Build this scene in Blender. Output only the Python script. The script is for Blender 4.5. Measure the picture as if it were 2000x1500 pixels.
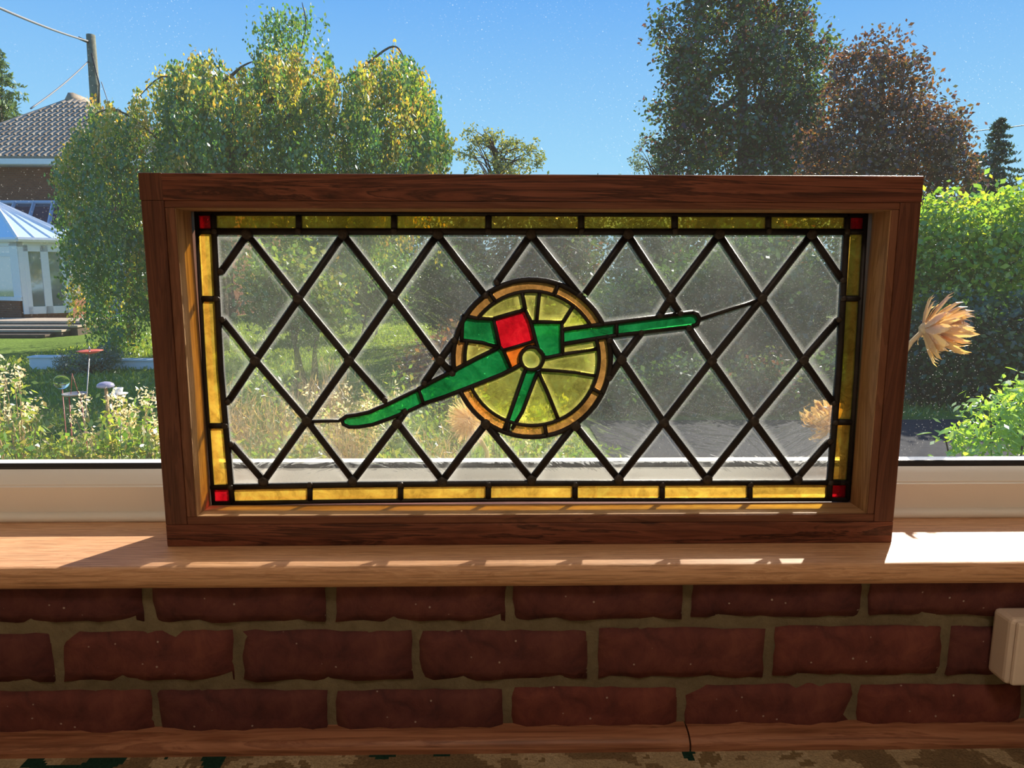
import bpy, bmesh, math, random
import numpy as np
from mathutils import Vector, Matrix

for o in list(bpy.data.objects): bpy.data.objects.remove(o)
scene = bpy.context.scene
col = scene.collection
R = math.radians

# ------------------------------------------------------------------ camera, sky, sun, exposure
CAM = Vector((-0.0410, -0.8464, 0.3348))
YAW, PITCH, ROLL, FPX = 0.01778, 0.15583, 0.00135, 1400.0
fw = Vector((math.sin(YAW)*math.cos(PITCH), math.cos(YAW)*math.cos(PITCH), -math.sin(PITCH)))
rt0 = Vector((math.cos(YAW), -math.sin(YAW), 0)); up0 = rt0.cross(fw)
rt = rt0*math.cos(ROLL) + up0*math.sin(ROLL); up = -rt0*math.sin(ROLL) + up0*math.cos(ROLL)
cd = bpy.data.cameras.new('camera'); cam = bpy.data.objects.new('camera', cd); col.objects.link(cam)
cd.sensor_width = 36.0; cd.lens = FPX/2000*36.0; cd.clip_start = 0.02; cd.clip_end = 400
M = Matrix((rt, up, -fw)).transposed().to_4x4(); M.translation = CAM
cam.matrix_world = M
scene.camera = cam

SUN_AZ, SUN_EL = R(34.0), R(32.0)
SUN_STRENGTH = 11.0
SKY_STRENGTH = 1.0
FILL_LAMP = 16.5            # brightness of the added warm fill lamp
world = bpy.data.worlds.new('sky'); scene.world = world; world.use_nodes = True
wn = world.node_tree; wn.nodes.clear()
wo = wn.nodes.new('ShaderNodeOutputWorld'); wb = wn.nodes.new('ShaderNodeBackground')
wt = wn.nodes.new('ShaderNodeTexCoord'); ws = wn.nodes.new('ShaderNodeSeparateXYZ'); wr = wn.nodes.new('ShaderNodeValToRGB')
wn.links.new(wt.outputs['Generated'], ws.inputs[0]); wn.links.new(ws.outputs['Z'], wr.inputs[0])
cr = wr.color_ramp; cr.elements[0].position = 0.0; cr.elements[0].color = (0.56, 0.84, 1.0, 1)
cr.elements[1].position = 1.0; cr.elements[1].color = (0.06, 0.24, 0.70, 1)
for p_, c_ in ((0.14, (0.34, 0.70, 1.0, 1)), (0.36, (0.12, 0.41, 0.95, 1)), (0.6, (0.08, 0.31, 0.82, 1))):
    e = cr.elements.new(p_); e.color = c_
wn.links.new(wr.outputs[0], wb.inputs[0]); wb.inputs[1].default_value = SKY_STRENGTH
wn.links.new(wb.outputs[0], wo.inputs[0])

sd = bpy.data.lights.new('sun', 'SUN'); sd.energy = SUN_STRENGTH; sd.angle = R(0.6); sd.color = (1.0, 0.90, 0.76)
sun = bpy.data.objects.new('sun', sd); col.objects.link(sun)
sdir = Vector((-math.sin(SUN_AZ)*math.cos(SUN_EL), -math.cos(SUN_AZ)*math.cos(SUN_EL), -math.sin(SUN_EL)))
sun.rotation_euler = sdir.to_track_quat('-Z', 'Y').to_euler()
sun.location = (12, 18, 12)

vs = scene.view_settings
vs.view_transform = 'Standard'; vs.look = 'None'; vs.exposure = 0.0; vs.gamma = 1.0; vs.use_curve_mapping = False

# ------------------------------------------------------------------ helpers
def at(px, py, Y):
    """point of the place seen at photo pixel (px, py), at distance line y = Y"""
    d = fw + rt*((px-1000)/FPX) - up*((py-750)/FPX)
    return CAM + d*((Y-CAM.y)/d.y)

def tag(o, label=None, cat=None, group=None, kind=None):
    if label: o['label'] = label
    if cat: o['category'] = cat
    if group: o['group'] = group
    if kind: o['kind'] = kind
    return o

def empty(name, loc=(0, 0, 0), rz=0.0):
    o = bpy.data.objects.new(name, None); col.objects.link(o); o.empty_display_size = 0.05
    o.location = loc; o.rotation_euler = (0, 0, rz); return o

def link(name, me, mat, parent=None, smooth=False):
    o = bpy.data.objects.new(name, me); col.objects.link(o)
    if mat and not me.materials: me.materials.append(mat)
    if smooth: me.polygons.foreach_set('use_smooth', [True]*len(me.polygons))
    if parent:
        o.parent = parent
        o.matrix_parent_inverse = PW(parent).inverted()
    return o

def PW(p):
    m = Matrix.LocRotScale(p.location, p.rotation_euler, p.scale)
    return (PW(p.parent) @ p.matrix_parent_inverse @ m) if p.parent else m

def mesh(name, verts, faces):
    me = bpy.data.meshes.new(name); me.from_pydata([tuple(v) for v in verts], [], faces); me.update(); return me

def bmmesh(name, bm):
    bmesh.ops.recalc_face_normals(bm, faces=bm.faces)
    me = bpy.data.meshes.new(name); bm.to_mesh(me); bm.free(); return me

def box_bm(lo, hi, bev=0.0, seg=2, bm=None):
    b = bmesh.new()
    r = bmesh.ops.create_cube(b, size=1)
    for v in b.verts:
        v.co = Vector([(lo[i]+hi[i])/2 + v.co[i]*(hi[i]-lo[i]) for i in range(3)])
    if bev: bmesh.ops.bevel(b, geom=list(b.edges), offset=bev, segments=seg, affect='EDGES', profile=0.5)
    return b

def box(name, lo, hi, mat, parent=None, bev=0.0, seg=2):
    return link(name, bmmesh(name, box_bm(lo, hi, bev, seg)), mat, parent)

def slab(name, pts, th, mat, parent=None):
    """a plate with the given corners and a thickness away from its face"""
    pts = [Vector(p) for p in pts]
    n = (pts[1]-pts[0]).cross(pts[2]-pts[1]).normalized()*th
    k = len(pts)
    vs_ = pts + [p+n for p in pts]
    fs = [tuple(range(k)), tuple(range(2*k-1, k-1, -1))] + [(i, i+k, (i+1) % k+k, (i+1) % k) for i in range(k)]
    bm = bmesh.new(); vv = [bm.verts.new(v) for v in vs_]
    for f_ in fs: bm.faces.new([vv[i] for i in f_])
    return link(name, bmmesh(name, bm), mat, parent)

def tube_data(pts, radii, sides=6, cap=True, off=0):
    pts = [Vector(p) for p in pts]; n = len(pts); V = []; F = []
    for i, p in enumerate(pts):
        t = (pts[min(i+1, n-1)]-pts[max(i-1, 0)]).normalized()
        a = t.cross(Vector((0, 0, 1)))
        if a.length < 0.2: a = t.cross(Vector((1, 0, 0)))
        a.normalize(); b = t.cross(a)
        r = radii[i] if hasattr(radii, '__len__') else radii
        for k in range(sides):
            an = 2*math.pi*k/sides
            V.append(p + a*(r*math.cos(an)) + b*(r*math.sin(an)))
    for i in range(n-1):
        for k in range(sides):
            k2 = (k+1) % sides
            F.append((off+i*sides+k, off+i*sides+k2, off+(i+1)*sides+k2, off+(i+1)*sides+k))
    if cap:
        F.append(tuple(off+k for k in range(sides))[::-1]); F.append(tuple(off+(n-1)*sides+k for k in range(sides)))
    return V, F

def tube(name, pts, radii, mat, parent=None, sides=6, smooth=True):
    V, F = tube_data(pts, radii, sides)
    return link(name, mesh(name, V, F), mat, parent, smooth)

def tubes(name, lines, mat, parent=None, sides=5, smooth=True):
    V = []; F = []
    for pts, r in lines:
        v, f_ = tube_data(pts, r, sides, True, len(V)); V += v; F += f_
    return link(name, mesh(name, V, F), mat, parent, smooth)

def lathe(name, prof, mat, parent=None, loc=(0, 0, 0), sides=24, smooth=True):
    V = []; F = []; n = len(prof)
    for r, z in prof:
        for k in range(sides):
            a = 2*math.pi*k/sides
            V.append((loc[0]+r*math.cos(a), loc[1]+r*math.sin(a), loc[2]+z))
    for i in range(n-1):
        for k in range(sides):
            k2 = (k+1) % sides
            F.append((i*sides+k, i*sides+k2, (i+1)*sides+k2, (i+1)*sides+k))
    F.append(tuple(range(sides))[::-1]); F.append(tuple((n-1)*sides+k for k in range(sides)))
    return link(name, mesh(name, V, F), mat, parent, smooth)

# ------------------------------------------------------------------ materials
class Mat:
    def __init__(s, name):
        s.m = bpy.data.materials.new(name); s.m.use_nodes = True
        s.t = s.m.node_tree; s.t.nodes.clear()
        s.out = s.n('OutputMaterial')
    def n(s, kind, **kw):
        nd = s.t.nodes.new('ShaderNode'+kind)
        for k, v in kw.items():
            if hasattr(nd, k) and not k[0].isupper() and k not in [i.name for i in nd.inputs]: setattr(nd, k, v)
            else: s.set(nd, k, v)
        return nd
    def set(s, nd, key, v):
        i = nd.inputs[key.replace('_', ' ')] if isinstance(key, str) else nd.inputs[key]
        if isinstance(v, bpy.types.NodeSocket): s.t.links.new(v, i)
        elif isinstance(v, bpy.types.Node): s.t.links.new(v.outputs[0], i)
        else:
            if isinstance(v, tuple) and len(v) == 3 and len(i.default_value) == 4: v = v+(1,)
            i.default_value = v
    def coord(s, kind='Object', scale=(1, 1, 1), rot=(0, 0, 0)):
        c = s.n('TexCoord'); mp = s.n('Mapping'); s.t.links.new(c.outputs[kind], mp.inputs[0])
        mp.inputs['Scale'].default_value = scale; mp.inputs['Rotation'].default_value = rot; return mp
    def noise(s, vec, scale=5, detail=4, rough=0.55, dist=0.0):
        nd = s.n('TexNoise'); s.t.links.new(vec.outputs[0], nd.inputs['Vector'])
        nd.inputs['Scale'].default_value = scale; nd.inputs['Detail'].default_value = detail
        nd.inputs['Roughness'].default_value = rough; nd.inputs['Distortion'].default_value = dist; return nd
    def ramp(s, fac, stops):
        r = s.n('ValToRGB'); s.set(r, 0, fac); e = r.color_ramp.elements
        while len(e) < len(stops): e.new(0.5)
        for el, (p, c) in zip(e, stops): el.position = p; el.color = c if len(c) == 4 else (*c, 1)
        return r
    def mix(s, fac, a, b, blend='MIX'):
        m = s.n('MixRGB'); m.blend_type = blend; s.set(m, 0, fac); s.set(m, 1, a); s.set(m, 2, b); return m
    def mixs(s, fac, a, b):
        m = s.n('MixShader'); s.set(m, 0, fac); s.t.links.new(a.outputs[0], m.inputs[1]); s.t.links.new(b.outputs[0], m.inputs[2]); return m
    def bump(s, h, st=0.3, d=0.01):
        b = s.n('Bump'); s.set(b, 'Height', h); b.inputs['Strength'].default_value = st; b.inputs['Distance'].default_value = d; return b
    def bsdf(s, color, rough=0.6, normal=None, spec=0.4, **kw):
        b = s.n('BsdfPrincipled'); s.set(b, 'Base Color', color); s.set(b, 'Roughness', rough)
        b.inputs['Specular IOR Level'].default_value = spec
        if normal: s.set(b, 'Normal', normal)
        for k, v in kw.items(): s.set(b, k, v)
        return b
    def done(s, sh): s.t.links.new(sh.outputs[0], s.out.inputs[0]); return s.m

def plain(name, c, rough=0.5, spec=0.4, var=0.12, scale=20, metal=0.0):
    m = Mat(name); v = m.coord(); nz = m.noise(v, scale, 3)
    c2 = tuple(x*(1-var) for x in c); c3 = tuple(min(1, x*(1+var)) for x in c)
    return m.done(m.bsdf(m.ramp(nz, [(0.3, c2), (0.7, c3)]), rough, spec=spec, Metallic=metal))

def wood(name, dark, mid, light, axis='x', rough=0.5, scale=1.0, fine=1.0, spec=0.35):
    m = Mat(name)
    st = {'x': (1.6, 22, 22), 'z': (22, 22, 1.6), 'y': (22, 1.6, 22)}[axis]
    v = m.coord('Object', tuple(a*scale for a in st))
    n1 = m.noise(v, 1.4, 7, 0.62, 2.2)
    v2 = m.coord('Object', tuple(a*scale*(7 if a > 5 else 3) for a in st)); n2 = m.noise(v2, 1.0, 3, 0.6)
    base = m.ramp(n1, [(0.32, dark), (0.43, mid), (0.50, light), (0.54, dark), (0.60, mid), (0.72, light)])
    pores = m.ramp(n2, [(0.36, (0.55, 0.5, 0.46)), (0.5, (1, 1, 1))])
    c = m.mix(0.75*fine, base, pores, 'MULTIPLY')
    b = m.bump(n2, 0.25, 0.002)
    return m.done(m.bsdf(c, rough, b, spec))

def leafmat(name, cols, trans=0.5, gloss=0.25):
    """leaf: each leaf takes its own tint; light from behind shines through"""
    m = Mat(name); g = m.n('NewGeometry')
    r = m.ramp(g.outputs['Random Per Island'], [(i/max(1, len(cols)-1), c) for i, c in enumerate(cols)])
    r.color_ramp.interpolation = 'LINEAR'
    d = m.n('BsdfDiffuse', Color=r); tl = m.n('BsdfTranslucent')
    bright = m.mix(1.0, r, (1.7, 1.6, 0.9), 'MULTIPLY'); m.set(tl, 'Color', bright)
    s1 = m.mixs(trans, d, tl)
    gl = m.n('BsdfGlossy', Color=(0.9, 0.95, 1.0), Roughness=0.35)
    return m.done(m.mixs(gloss*0.25, s1, gl))

def glassmat(name, tint, clear=0.45, haze=0.18, dustc=(0.9, 0.9, 0.88), rough=0.12, speck=0.0, ripple=60.0, rim=0.0, stretch=(1, 1, 1)):
    """cast glass: part clear, part blurred by its ripples, part dusted white where light catches it"""
    m = Mat(name)
    oi = m.n('ObjectInfo'); ra = m.n('Math', operation='MULTIPLY'); m.set(ra, 0, oi.outputs['Random']); ra.inputs[1].default_value = 2.4
    tc = m.n('TexCoord'); vr = m.n('VectorRotate', rotation_type='Y_AXIS'); m.t.links.new(tc.outputs['Object'], vr.inputs['Vector']); m.set(vr, 'Angle', ra)
    v = m.n('Mapping'); m.t.links.new(vr.outputs[0], v.inputs[0]); v.inputs['Scale'].default_value = stretch
    nz = m.noise(v, ripple, 3, 0.6, 0.4)
    bp = m.bump(nz, 0.8, 0.012)
    if max(tint)-min(tint) > 0.1:      # coloured glass is streaky: its own colour varies
        sn = m.noise(m.coord('Object'), 55, 4, 0.65, 1.0)
        dustc = m.ramp(sn, [(0.3, tuple(x*0.62 for x in dustc)), (0.5, dustc), (0.72, tuple(min(1, x*1.3+0.01) for x in dustc))])
        tint = m.ramp(sn, [(0.3, tuple(x*0.62 for x in tint)), (0.5, tint), (0.72, tuple(min(1, x*1.35+0.015) for x in tint))])
    tr = m.n('BsdfTransparent', Color=tint)
    rf = m.n('BsdfRefraction', Color=tint, Roughness=rough, IOR=1.08); m.set(rf, 'Normal', bp)
    tl = m.n('BsdfTranslucent', Color=dustc)
    s1 = m.mixs(1-clear, tr, rf)
    fac = m.n('Math', operation='MULTIPLY'); 
    dn = m.noise(m.coord('Object'), 14, 5, 0.7); dr = m.ramp(dn, [(0.3, (0.35,)*3), (0.7, (1.0,)*3)])
    m.set(fac, 0, dr); fac.inputs[1].default_value = haze
    last = fac
    if speck:
        vo = m.n('TexVoronoi', Scale=520.0); m.t.links.new(m.coord('Object').outputs[0], vo.inputs['Vector'])
        sp = m.ramp(vo.outputs['Distance'], [(0.10, (1, 1, 1)), (0.2, (0, 0, 0))])
        a = m.n('Math', operation='MULTIPLY_ADD'); m.set(a, 0, sp); a.inputs[1].default_value = speck; m.set(a, 2, last); last = a
    if rim:
        at_ = m.n('Attribute', attribute_name='rim')
        a = m.n('Math', operation='MULTIPLY_ADD'); m.set(a, 0, at_.outputs['Fac']); a.inputs[1].default_value = rim; m.set(a, 2, last); last = a
    s2 = m.n('MixShader'); m.set(s2, 0, last); m.t.links.new(s1.outputs[0], s2.inputs[1]); m.t.links.new(tl.outputs[0], s2.inputs[2])
    gl = m.n('BsdfGlossy', Roughness=0.12); fr = m.n('Fresnel', IOR=1.35)
    return m.done(m.mixs(fr, s2, gl))
MT = {}
MT['frame_x'] = wood('frame_wood_along', (0.050, 0.015, 0.010), (0.15, 0.045, 0.026), (0.22, 0.072, 0.042), 'x', 0.42)
MT['frame_z'] = wood('frame_wood_upright', (0.085, 0.028, 0.018), (0.115, 0.040, 0.024), (0.145, 0.052, 0.031), 'z', 0.42)
MT['bead_x'] = wood('bead_wood_along', (0.12, 0.040, 0.022), (0.165, 0.058, 0.032), (0.20, 0.075, 0.042), 'x', 0.4)
MT['bead_z'] = wood('bead_wood_upright', (0.14, 0.055, 0.03), (0.18, 0.072, 0.04), (0.21, 0.088, 0.05), 'z', 0.4)
MT['lining'] = wood('bare_lining_wood', (0.30, 0.165, 0.08), (0.38, 0.215, 0.11), (0.44, 0.26, 0.14), 'z', 0.6)
MT['lining_x'] = wood('bare_lining_wood_along', (0.30, 0.165, 0.08), (0.38, 0.215, 0.11), (0.44, 0.26, 0.14), 'x', 0.6)
MT['sill'] = wood('sill_oak', (0.54, 0.29, 0.155), (0.61, 0.34, 0.19), (0.66, 0.385, 0.225), 'x', 0.5, 2.6, spec=0.3)
MT['skirt'] = wood('skirting_wood', (0.26, 0.10, 0.055), (0.36, 0.155, 0.085), (0.42, 0.19, 0.11), 'x', 0.45, 1.0)
MT['upvc'] = plain('white_plastic', (0.84, 0.81, 0.76), 0.32, 0.5, 0.02, 6)
MT['gasket'] = plain('black_rubber', (0.012, 0.014, 0.02), 0.4, 0.5)
MT['plaster'] = plain('cream_plaster', (0.78, 0.70, 0.58), 0.85, 0.2, 0.05, 3)
MT['socket'] = plain('ivory_plastic', (0.72, 0.60, 0.52), 0.4, 0.5, 0.03)
MT['dark'] = plain('dark_plastic', (0.02, 0.02, 0.022), 0.4)

def brickmat():
    m = Mat('dark_red_brick'); oi = m.n('ObjectInfo')
    v = m.coord('Object'); n1 = m.noise(v, 26, 6, 0.65, 0.5); n2 = m.noise(v, 130, 4, 0.6)
    base = m.ramp(n1, [(0.28, (0.062, 0.024, 0.024)), (0.5, (0.128, 0.042, 0.038)), (0.7, (0.175, 0.062, 0.049))])
    tint = m.ramp(oi.outputs['Random'], [(0.0, (0.8, 0.78, 0.85)), (0.5, (1, 1, 1)), (1.0, (1.22, 1.05, 0.95))])
    c = m.mix(1.0, base, tint, 'MULTIPLY')
    sp = m.n('TexVoronoi', Scale=45.0); m.t.links.new(v.outputs[0], sp.inputs['Vector'])
    spk = m.ramp(sp.outputs['Distance'], [(0.035, (1, 1, 1)), (0.07, (0, 0, 0))])
    c2 = m.mix(spk, c, (0.42, 0.33, 0.28))
    b1 = m.bump(n1, 0.55, 0.006); b2 = m.n('Bump'); m.set(b2, 'Height', n2); b2.inputs['Strength'].default_value = 0.35; b2.inputs['Distance'].default_value = 0.002
    m.set(b2, 'Normal', b1)
    return m.done(m.bsdf(c2, 0.85, b2, 0.2))
def mortarmat():
    m = Mat('grey_mortar'); v = m.coord(); n1 = m.noise(v, 60, 6, 0.7); n2 = m.noise(v, 9, 3)
    c = m.mix(m.ramp(n2, [(0.35, (0, 0, 0)), (0.65, (1, 1, 1))]), (0.17, 0.135, 0.085), (0.23, 0.19, 0.12))
    c = m.mix(0.5, c, m.ramp(n1, [(0.3, (0.5, 0.5, 0.5)), (0.6, (1, 1, 1))]), 'MULTIPLY')
    return m.done(m.bsdf(c, 0.95, m.bump(n1, 0.8, 0.004), 0.1))
def carpetmat():
    m = Mat('floral_carpet')
    v = m.coord('Object'); sn = m.n('VectorMath', operation='SNAP'); m.t.links.new(v.outputs[0], sn.inputs[0]); sn.inputs[1].default_value = (0.004, 0.004, 0.004)
    n1 = m.noise(sn, 9, 3, 0.6, 0.8); n2 = m.noise(sn, 15, 2, 0.5, 0.4)
    base = m.ramp(n1, [(0.0, (0.24, 0.17, 0.10)), (0.42, (0.27, 0.19, 0.11)), (0.47, (0.50, 0.39, 0.25)), (0.56, (0.56, 0.45, 0.30)), (0.6, (0.28, 0.20, 0.11)), (0.72, (0.33, 0.18, 0.11))])
    base.color_ramp.interpolation = 'CONSTANT'
    gm = m.ramp(n2, [(0.0, (0, 0, 0)), (0.62, (0, 0, 0)), (0.64, (1, 1, 1))]); gm.color_ramp.interpolation = 'CONSTANT'
    c = m.mix(gm, base, (0.02, 0.06, 0.045))
    pile = m.noise(m.coord('Object', (1, 1, 1)), 420, 2)
    c = m.mix(0.6, c, m.ramp(pile, [(0.3, (0.5, 0.5, 0.5)), (0.7, (1.1, 1.1, 1.1))]), 'MULTIPLY')
    return m.done(m.bsdf(c, 1.0, m.bump(pile, 0.8, 0.004), 0.05))
MT['brick'] = brickmat(); MT['mortar'] = mortarmat(); MT['carpet'] = carpetmat()

# ------------------------------------------------------------------ the room
FZ = -0.232
XW, YB, CZ = 2.3, -3.4, 2.05
def struct(o): o['kind'] = 'structure'; return o
struct(box('floor', (-XW, YB, FZ-0.06), (XW, -0.041, FZ), MT['carpet']))
struct(box('ceiling', (-XW, YB, CZ), (XW, 0.20, CZ+0.1), MT['plaster']))
struct(box('wall_back', (-XW-0.12, YB-0.12, FZ-0.06), (XW+0.12, YB, CZ+0.1), MT['plaster']))
struct(box('wall_left', (-XW-0.12, YB, FZ-0.06), (-XW, 0.20, CZ+0.1), MT['plaster']))
struct(box('wall_right', (XW, YB, FZ-0.06), (XW+0.12, 0.20, CZ+0.1), MT['plaster']))
wf = struct(box('wall_front', (-XW, -0.041, -1.3), (XW, 0.20, -0.027), MT['mortar']))
box('pier', (-XW, -0.041, -0.027), (-1.55, 0.20, CZ), MT['plaster'], wf)
box('pier', (1.55, -0.041, -0.027), (XW, 0.20, CZ), MT['plaster'], wf)
box('lintel', (-1.55, -0.041, 1.45), (1.55, 0.20, CZ), MT['plaster'], wf)

# bricks: three face shapes shared by all
def brick_mesh(seed, L, H, D=0.02):
    rnd = random.Random(seed); bm = bmesh.new(); nx, nz = 12, 5; g = {}
    ph = [rnd.uniform(0, 6.28) for _ in range(6)]
    for i in range(nx+1):
        for k in range(nz+1):
            u, w = i/nx, k/nz
            x = (u-0.5)*L; z = (w-0.5)*H
            e = min(u, 1-u)*L; e2 = min(w, 1-w)*H
            y = -0.0025*math.sin(9*u+ph[0])*math.sin(4*w+ph[1]) - 0.0018*math.sin(23*u*(1+w*.4)+ph[2])
            y += rnd.uniform(-0.0010, 0.0010)
            if e < 0.001 or e2 < 0.001:
                y += 0.0045
                x += rnd.uniform(-0.0016, 0.0016); z += rnd.uniform(-0.0016, 0.0016)
            g[i, k] = bm.verts.new((x, y, z))
    for i in range(nx):
        for k in range(nz): bm.faces.new((g[i, k], g[i+1, k], g[i+1, k+1], g[i, k+1]))
    rim = [g[i, 0] for i in range(nx+1)] + [g[nx, k] for k in range(1, nz+1)] + [g[i, nz] for i in range(nx-1, -1, -1)] + [g[0, k] for k in range(nz-1, 0, -1)]
    back = [bm.verts.new((v.co.x, D, v.co.z)) for v in rim]
    for i in range(len(rim)): bm.faces.new((rim[i], back[i], back[(i+1) % len(rim)], rim[(i+1) % len(rim)]))
    me = bmmesh('brick', bm); me.polygons.foreach_set('use_smooth', [True]*len(me.polygons)); me.materials.append(MT['brick']); return me
BM = [brick_mesh(s, 0.2135-0.0115, 0.0625) for s in range(6)]
rb = random.Random(4)
for row, (zc, xo) in enumerate(((-0.0455, -0.0288), (-0.1215, 0.0726), (-0.1975, -0.0306))):
    for k in range(-5, 5):
        o = bpy.data.objects.new('brick', rb.choice(BM)); col.objects.link(o); o.parent = wf
        o.location = (xo + 0.2135*(k+0.5) + rb.uniform(-0.0015, 0.0015), -0.0475 + rb.uniform(-0.001, 0.001), zc + 0.0012*math.sin(k*1.7) + (0.003 if k > 1 and row == 0 else 0))
        o.rotation_euler = (0, R(rb.uniform(-0.5, 0.5)), 0)

# skirting strip: quarter round, with a split where two lengths meet
def extr_x(name, prof, x0, x1, mat, parent=None, smooth=False):
    k = len(prof); V = [(x0, y, z) for y, z in prof] + [(x1, y, z) for y, z in prof]
    F = [tuple(range(k)), tuple(range(2*k-1, k-1, -1))] + [(i, i+k, (i+1) % k+k, (i+1) % k) for i in range(k)]
    bm = bmesh.new(); vv = [bm.verts.new(v) for v in V]
    for f_ in F: bm.faces.new([vv[i] for i in f_])
    o = link(name, bmmesh(name, bm), mat, parent)
    if smooth:
        for p in o.data.polygons: p.use_smooth = True
        md = o.modifiers.new('edge', 'EDGE_SPLIT'); md.split_angle = R(40)
    return o
qr = [(-0.040, FZ-0.01)] + [(-0.072, FZ-0.01), (-0.072, FZ+0.006)] + [(-0.048-0.024*math.cos(a), FZ+0.006+0.0125*math.sin(a)) for a in [R(d) for d in range(0, 100, 15)]] + [(-0.040, FZ+0.0185)]
bs = struct(extr_x('baseboard_front', qr, -XW, 0.1855, MT['skirt'], None, True))
extr_x('skirting_length', qr, 0.1875, XW, MT['skirt'], bs, True)

# oak window sill with rounded nose
nose = [(0.13, -0.027)] + [(-0.0565-0.010*math.sin(a)-0.0005, -0.0135-0.0135*math.cos(a)) for a in [R(d) for d in range(0, 181, 15)]] + [(0.13, 0.0)]
struct(extr_x('trim_1', nose, -1.62, 1.62, MT['sill'], None, True))

# ------------------------------------------------------------------ the window
win = struct(empty('window_1', (0, 0.12, 0)))
base_prof = [(0.1, -0.005), (0.1, 0.0105), (0.1002, 0.012), (0.1002, 0.0455), (0.1035, 0.0468), (0.1035, 0.0485), (0.106, 0.0505), (0.114, 0.0575), (0.121, 0.0625), (0.1245, 0.064), (0.128, 0.0628), (0.132, 0.055), (0.132, 0.04), (0.142, 0.04), (0.142, 0.060), (0.146, 0.067), (0.158, 0.069), (0.166, 0.066), (0.176, 0.045), (0.19, 0.03), (0.19, -0.005)]
extr_x('bottom_frame', base_prof, -1.55, 1.55, MT['upvc'], win, True)
tr_prof = [(0.101, -0.004)] + [(0.1005-0.0125*math.sin(a), 0.0035-0.0075*math.cos(a)) for a in [R(d) for d in range(0, 181, 15)]] + [(0.101, 0.011)]
extr_x('trim_strip', tr_prof, -1.55, 1.55, MT['upvc'], win, True)
extr_x('gasket', [(0.1262, 0.0615), (0.1262, 0.0665), (0.130, 0.071), (0.1335, 0.0705), (0.1335, 0.0615)], -1.5, 1.5, MT['gasket'], win)
extr_x('gasket', [(0.1405, 0.0595), (0.1405, 0.0675), (0.1455, 0.0655), (0.1455, 0.0595)], -1.5, 1.5, MT['gasket'], win)
box('jamb', (-1.55, 0.10, 0.0), (-1.48, 0.19, 1.45), MT['upvc'], win, 0.006)
box('jamb', (1.48, 0.10, 0.0), (1.55, 0.19, 1.45), MT['upvc'], win, 0.006)
box('head', (-1.48, 0.10, 1.38), (1.48, 0.19, 1.45), MT['upvc'], win, 0.006)
def panemat():
    m = Mat('window_glass')
    v = m.coord('Object')
    vo = m.n('TexVoronoi', Scale=62.0); m.t.links.new(v.outputs[0], vo.inputs['Vector'])
    va = m.n('TexVoronoi', Scale=210.0); m.t.links.new(v.outputs[0], va.inputs['Vector'])
    big = m.noise(v, 6, 3, 0.6)
    s1 = m.ramp(vo.outputs['Distance'], [(0.03, (1, 1, 1)), (0.055, (0, 0, 0))])
    s2 = m.ramp(va.outputs['Distance'], [(0.08, (0.55,)*3), (0.14, (0, 0, 0))])
    s12 = m.mix(1.0, s1, s2, 'ADD')
    gate = m.ramp(big, [(0.42, (0.12,)*3), (0.66, (1, 1, 1))])
    sm = m.mix(1.0, s12, gate, 'MULTIPLY')
    f_ = m.n('Math', operation='MULTIPLY_ADD'); m.set(f_, 0, sm); f_.inputs[1].default_value = 0.3; f_.inputs[2].default_value = 0.006
    tr = m.n('BsdfTransparent', Color=(0.985, 0.99, 0.985)); tl = m.n('BsdfTranslucent', Color=(0.9, 0.9, 0.9))
    s = m.mixs(f_, tr, tl)
    gl = m.n('BsdfGlossy', Roughness=0.0, Color=(0.8, 0.8, 0.8)); fr = m.n('Fresnel', IOR=1.22)
    return m.done(m.mixs(fr, s, gl))
MT['pane'] = panemat()
box('glass_pane', (-1.482, 0.1338, 0.057), (1.482, 0.1398, 1.385), MT['pane'], win)

# unseen fill lamp added behind the camera to warm and brighten the room
cl = empty('ceiling_lamp', (0.1, -1.7, CZ)); tag(cl, 'round cream flush lamp on the ceiling behind the viewer', 'lamp')
_m = Mat('lit_lamp_glass'); _e = _m.n('Emission', Color=(1.0, 0.83, 0.67), Strength=FILL_LAMP)
MT['lampglass'] = _m.done(_e)
lathe('lamp_base', [(0.30, -0.02), (0.30, 0.0), (0.02, 0.0)], MT['upvc'], cl, (0.1, -1.7, CZ), 32)
lathe('lamp_shade', [(0.02, -0.13), (0.15, -0.12), (0.24, -0.085), (0.285, -0.02)], MT['lampglass'], cl, (0.1, -1.7, CZ), 32)

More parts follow.
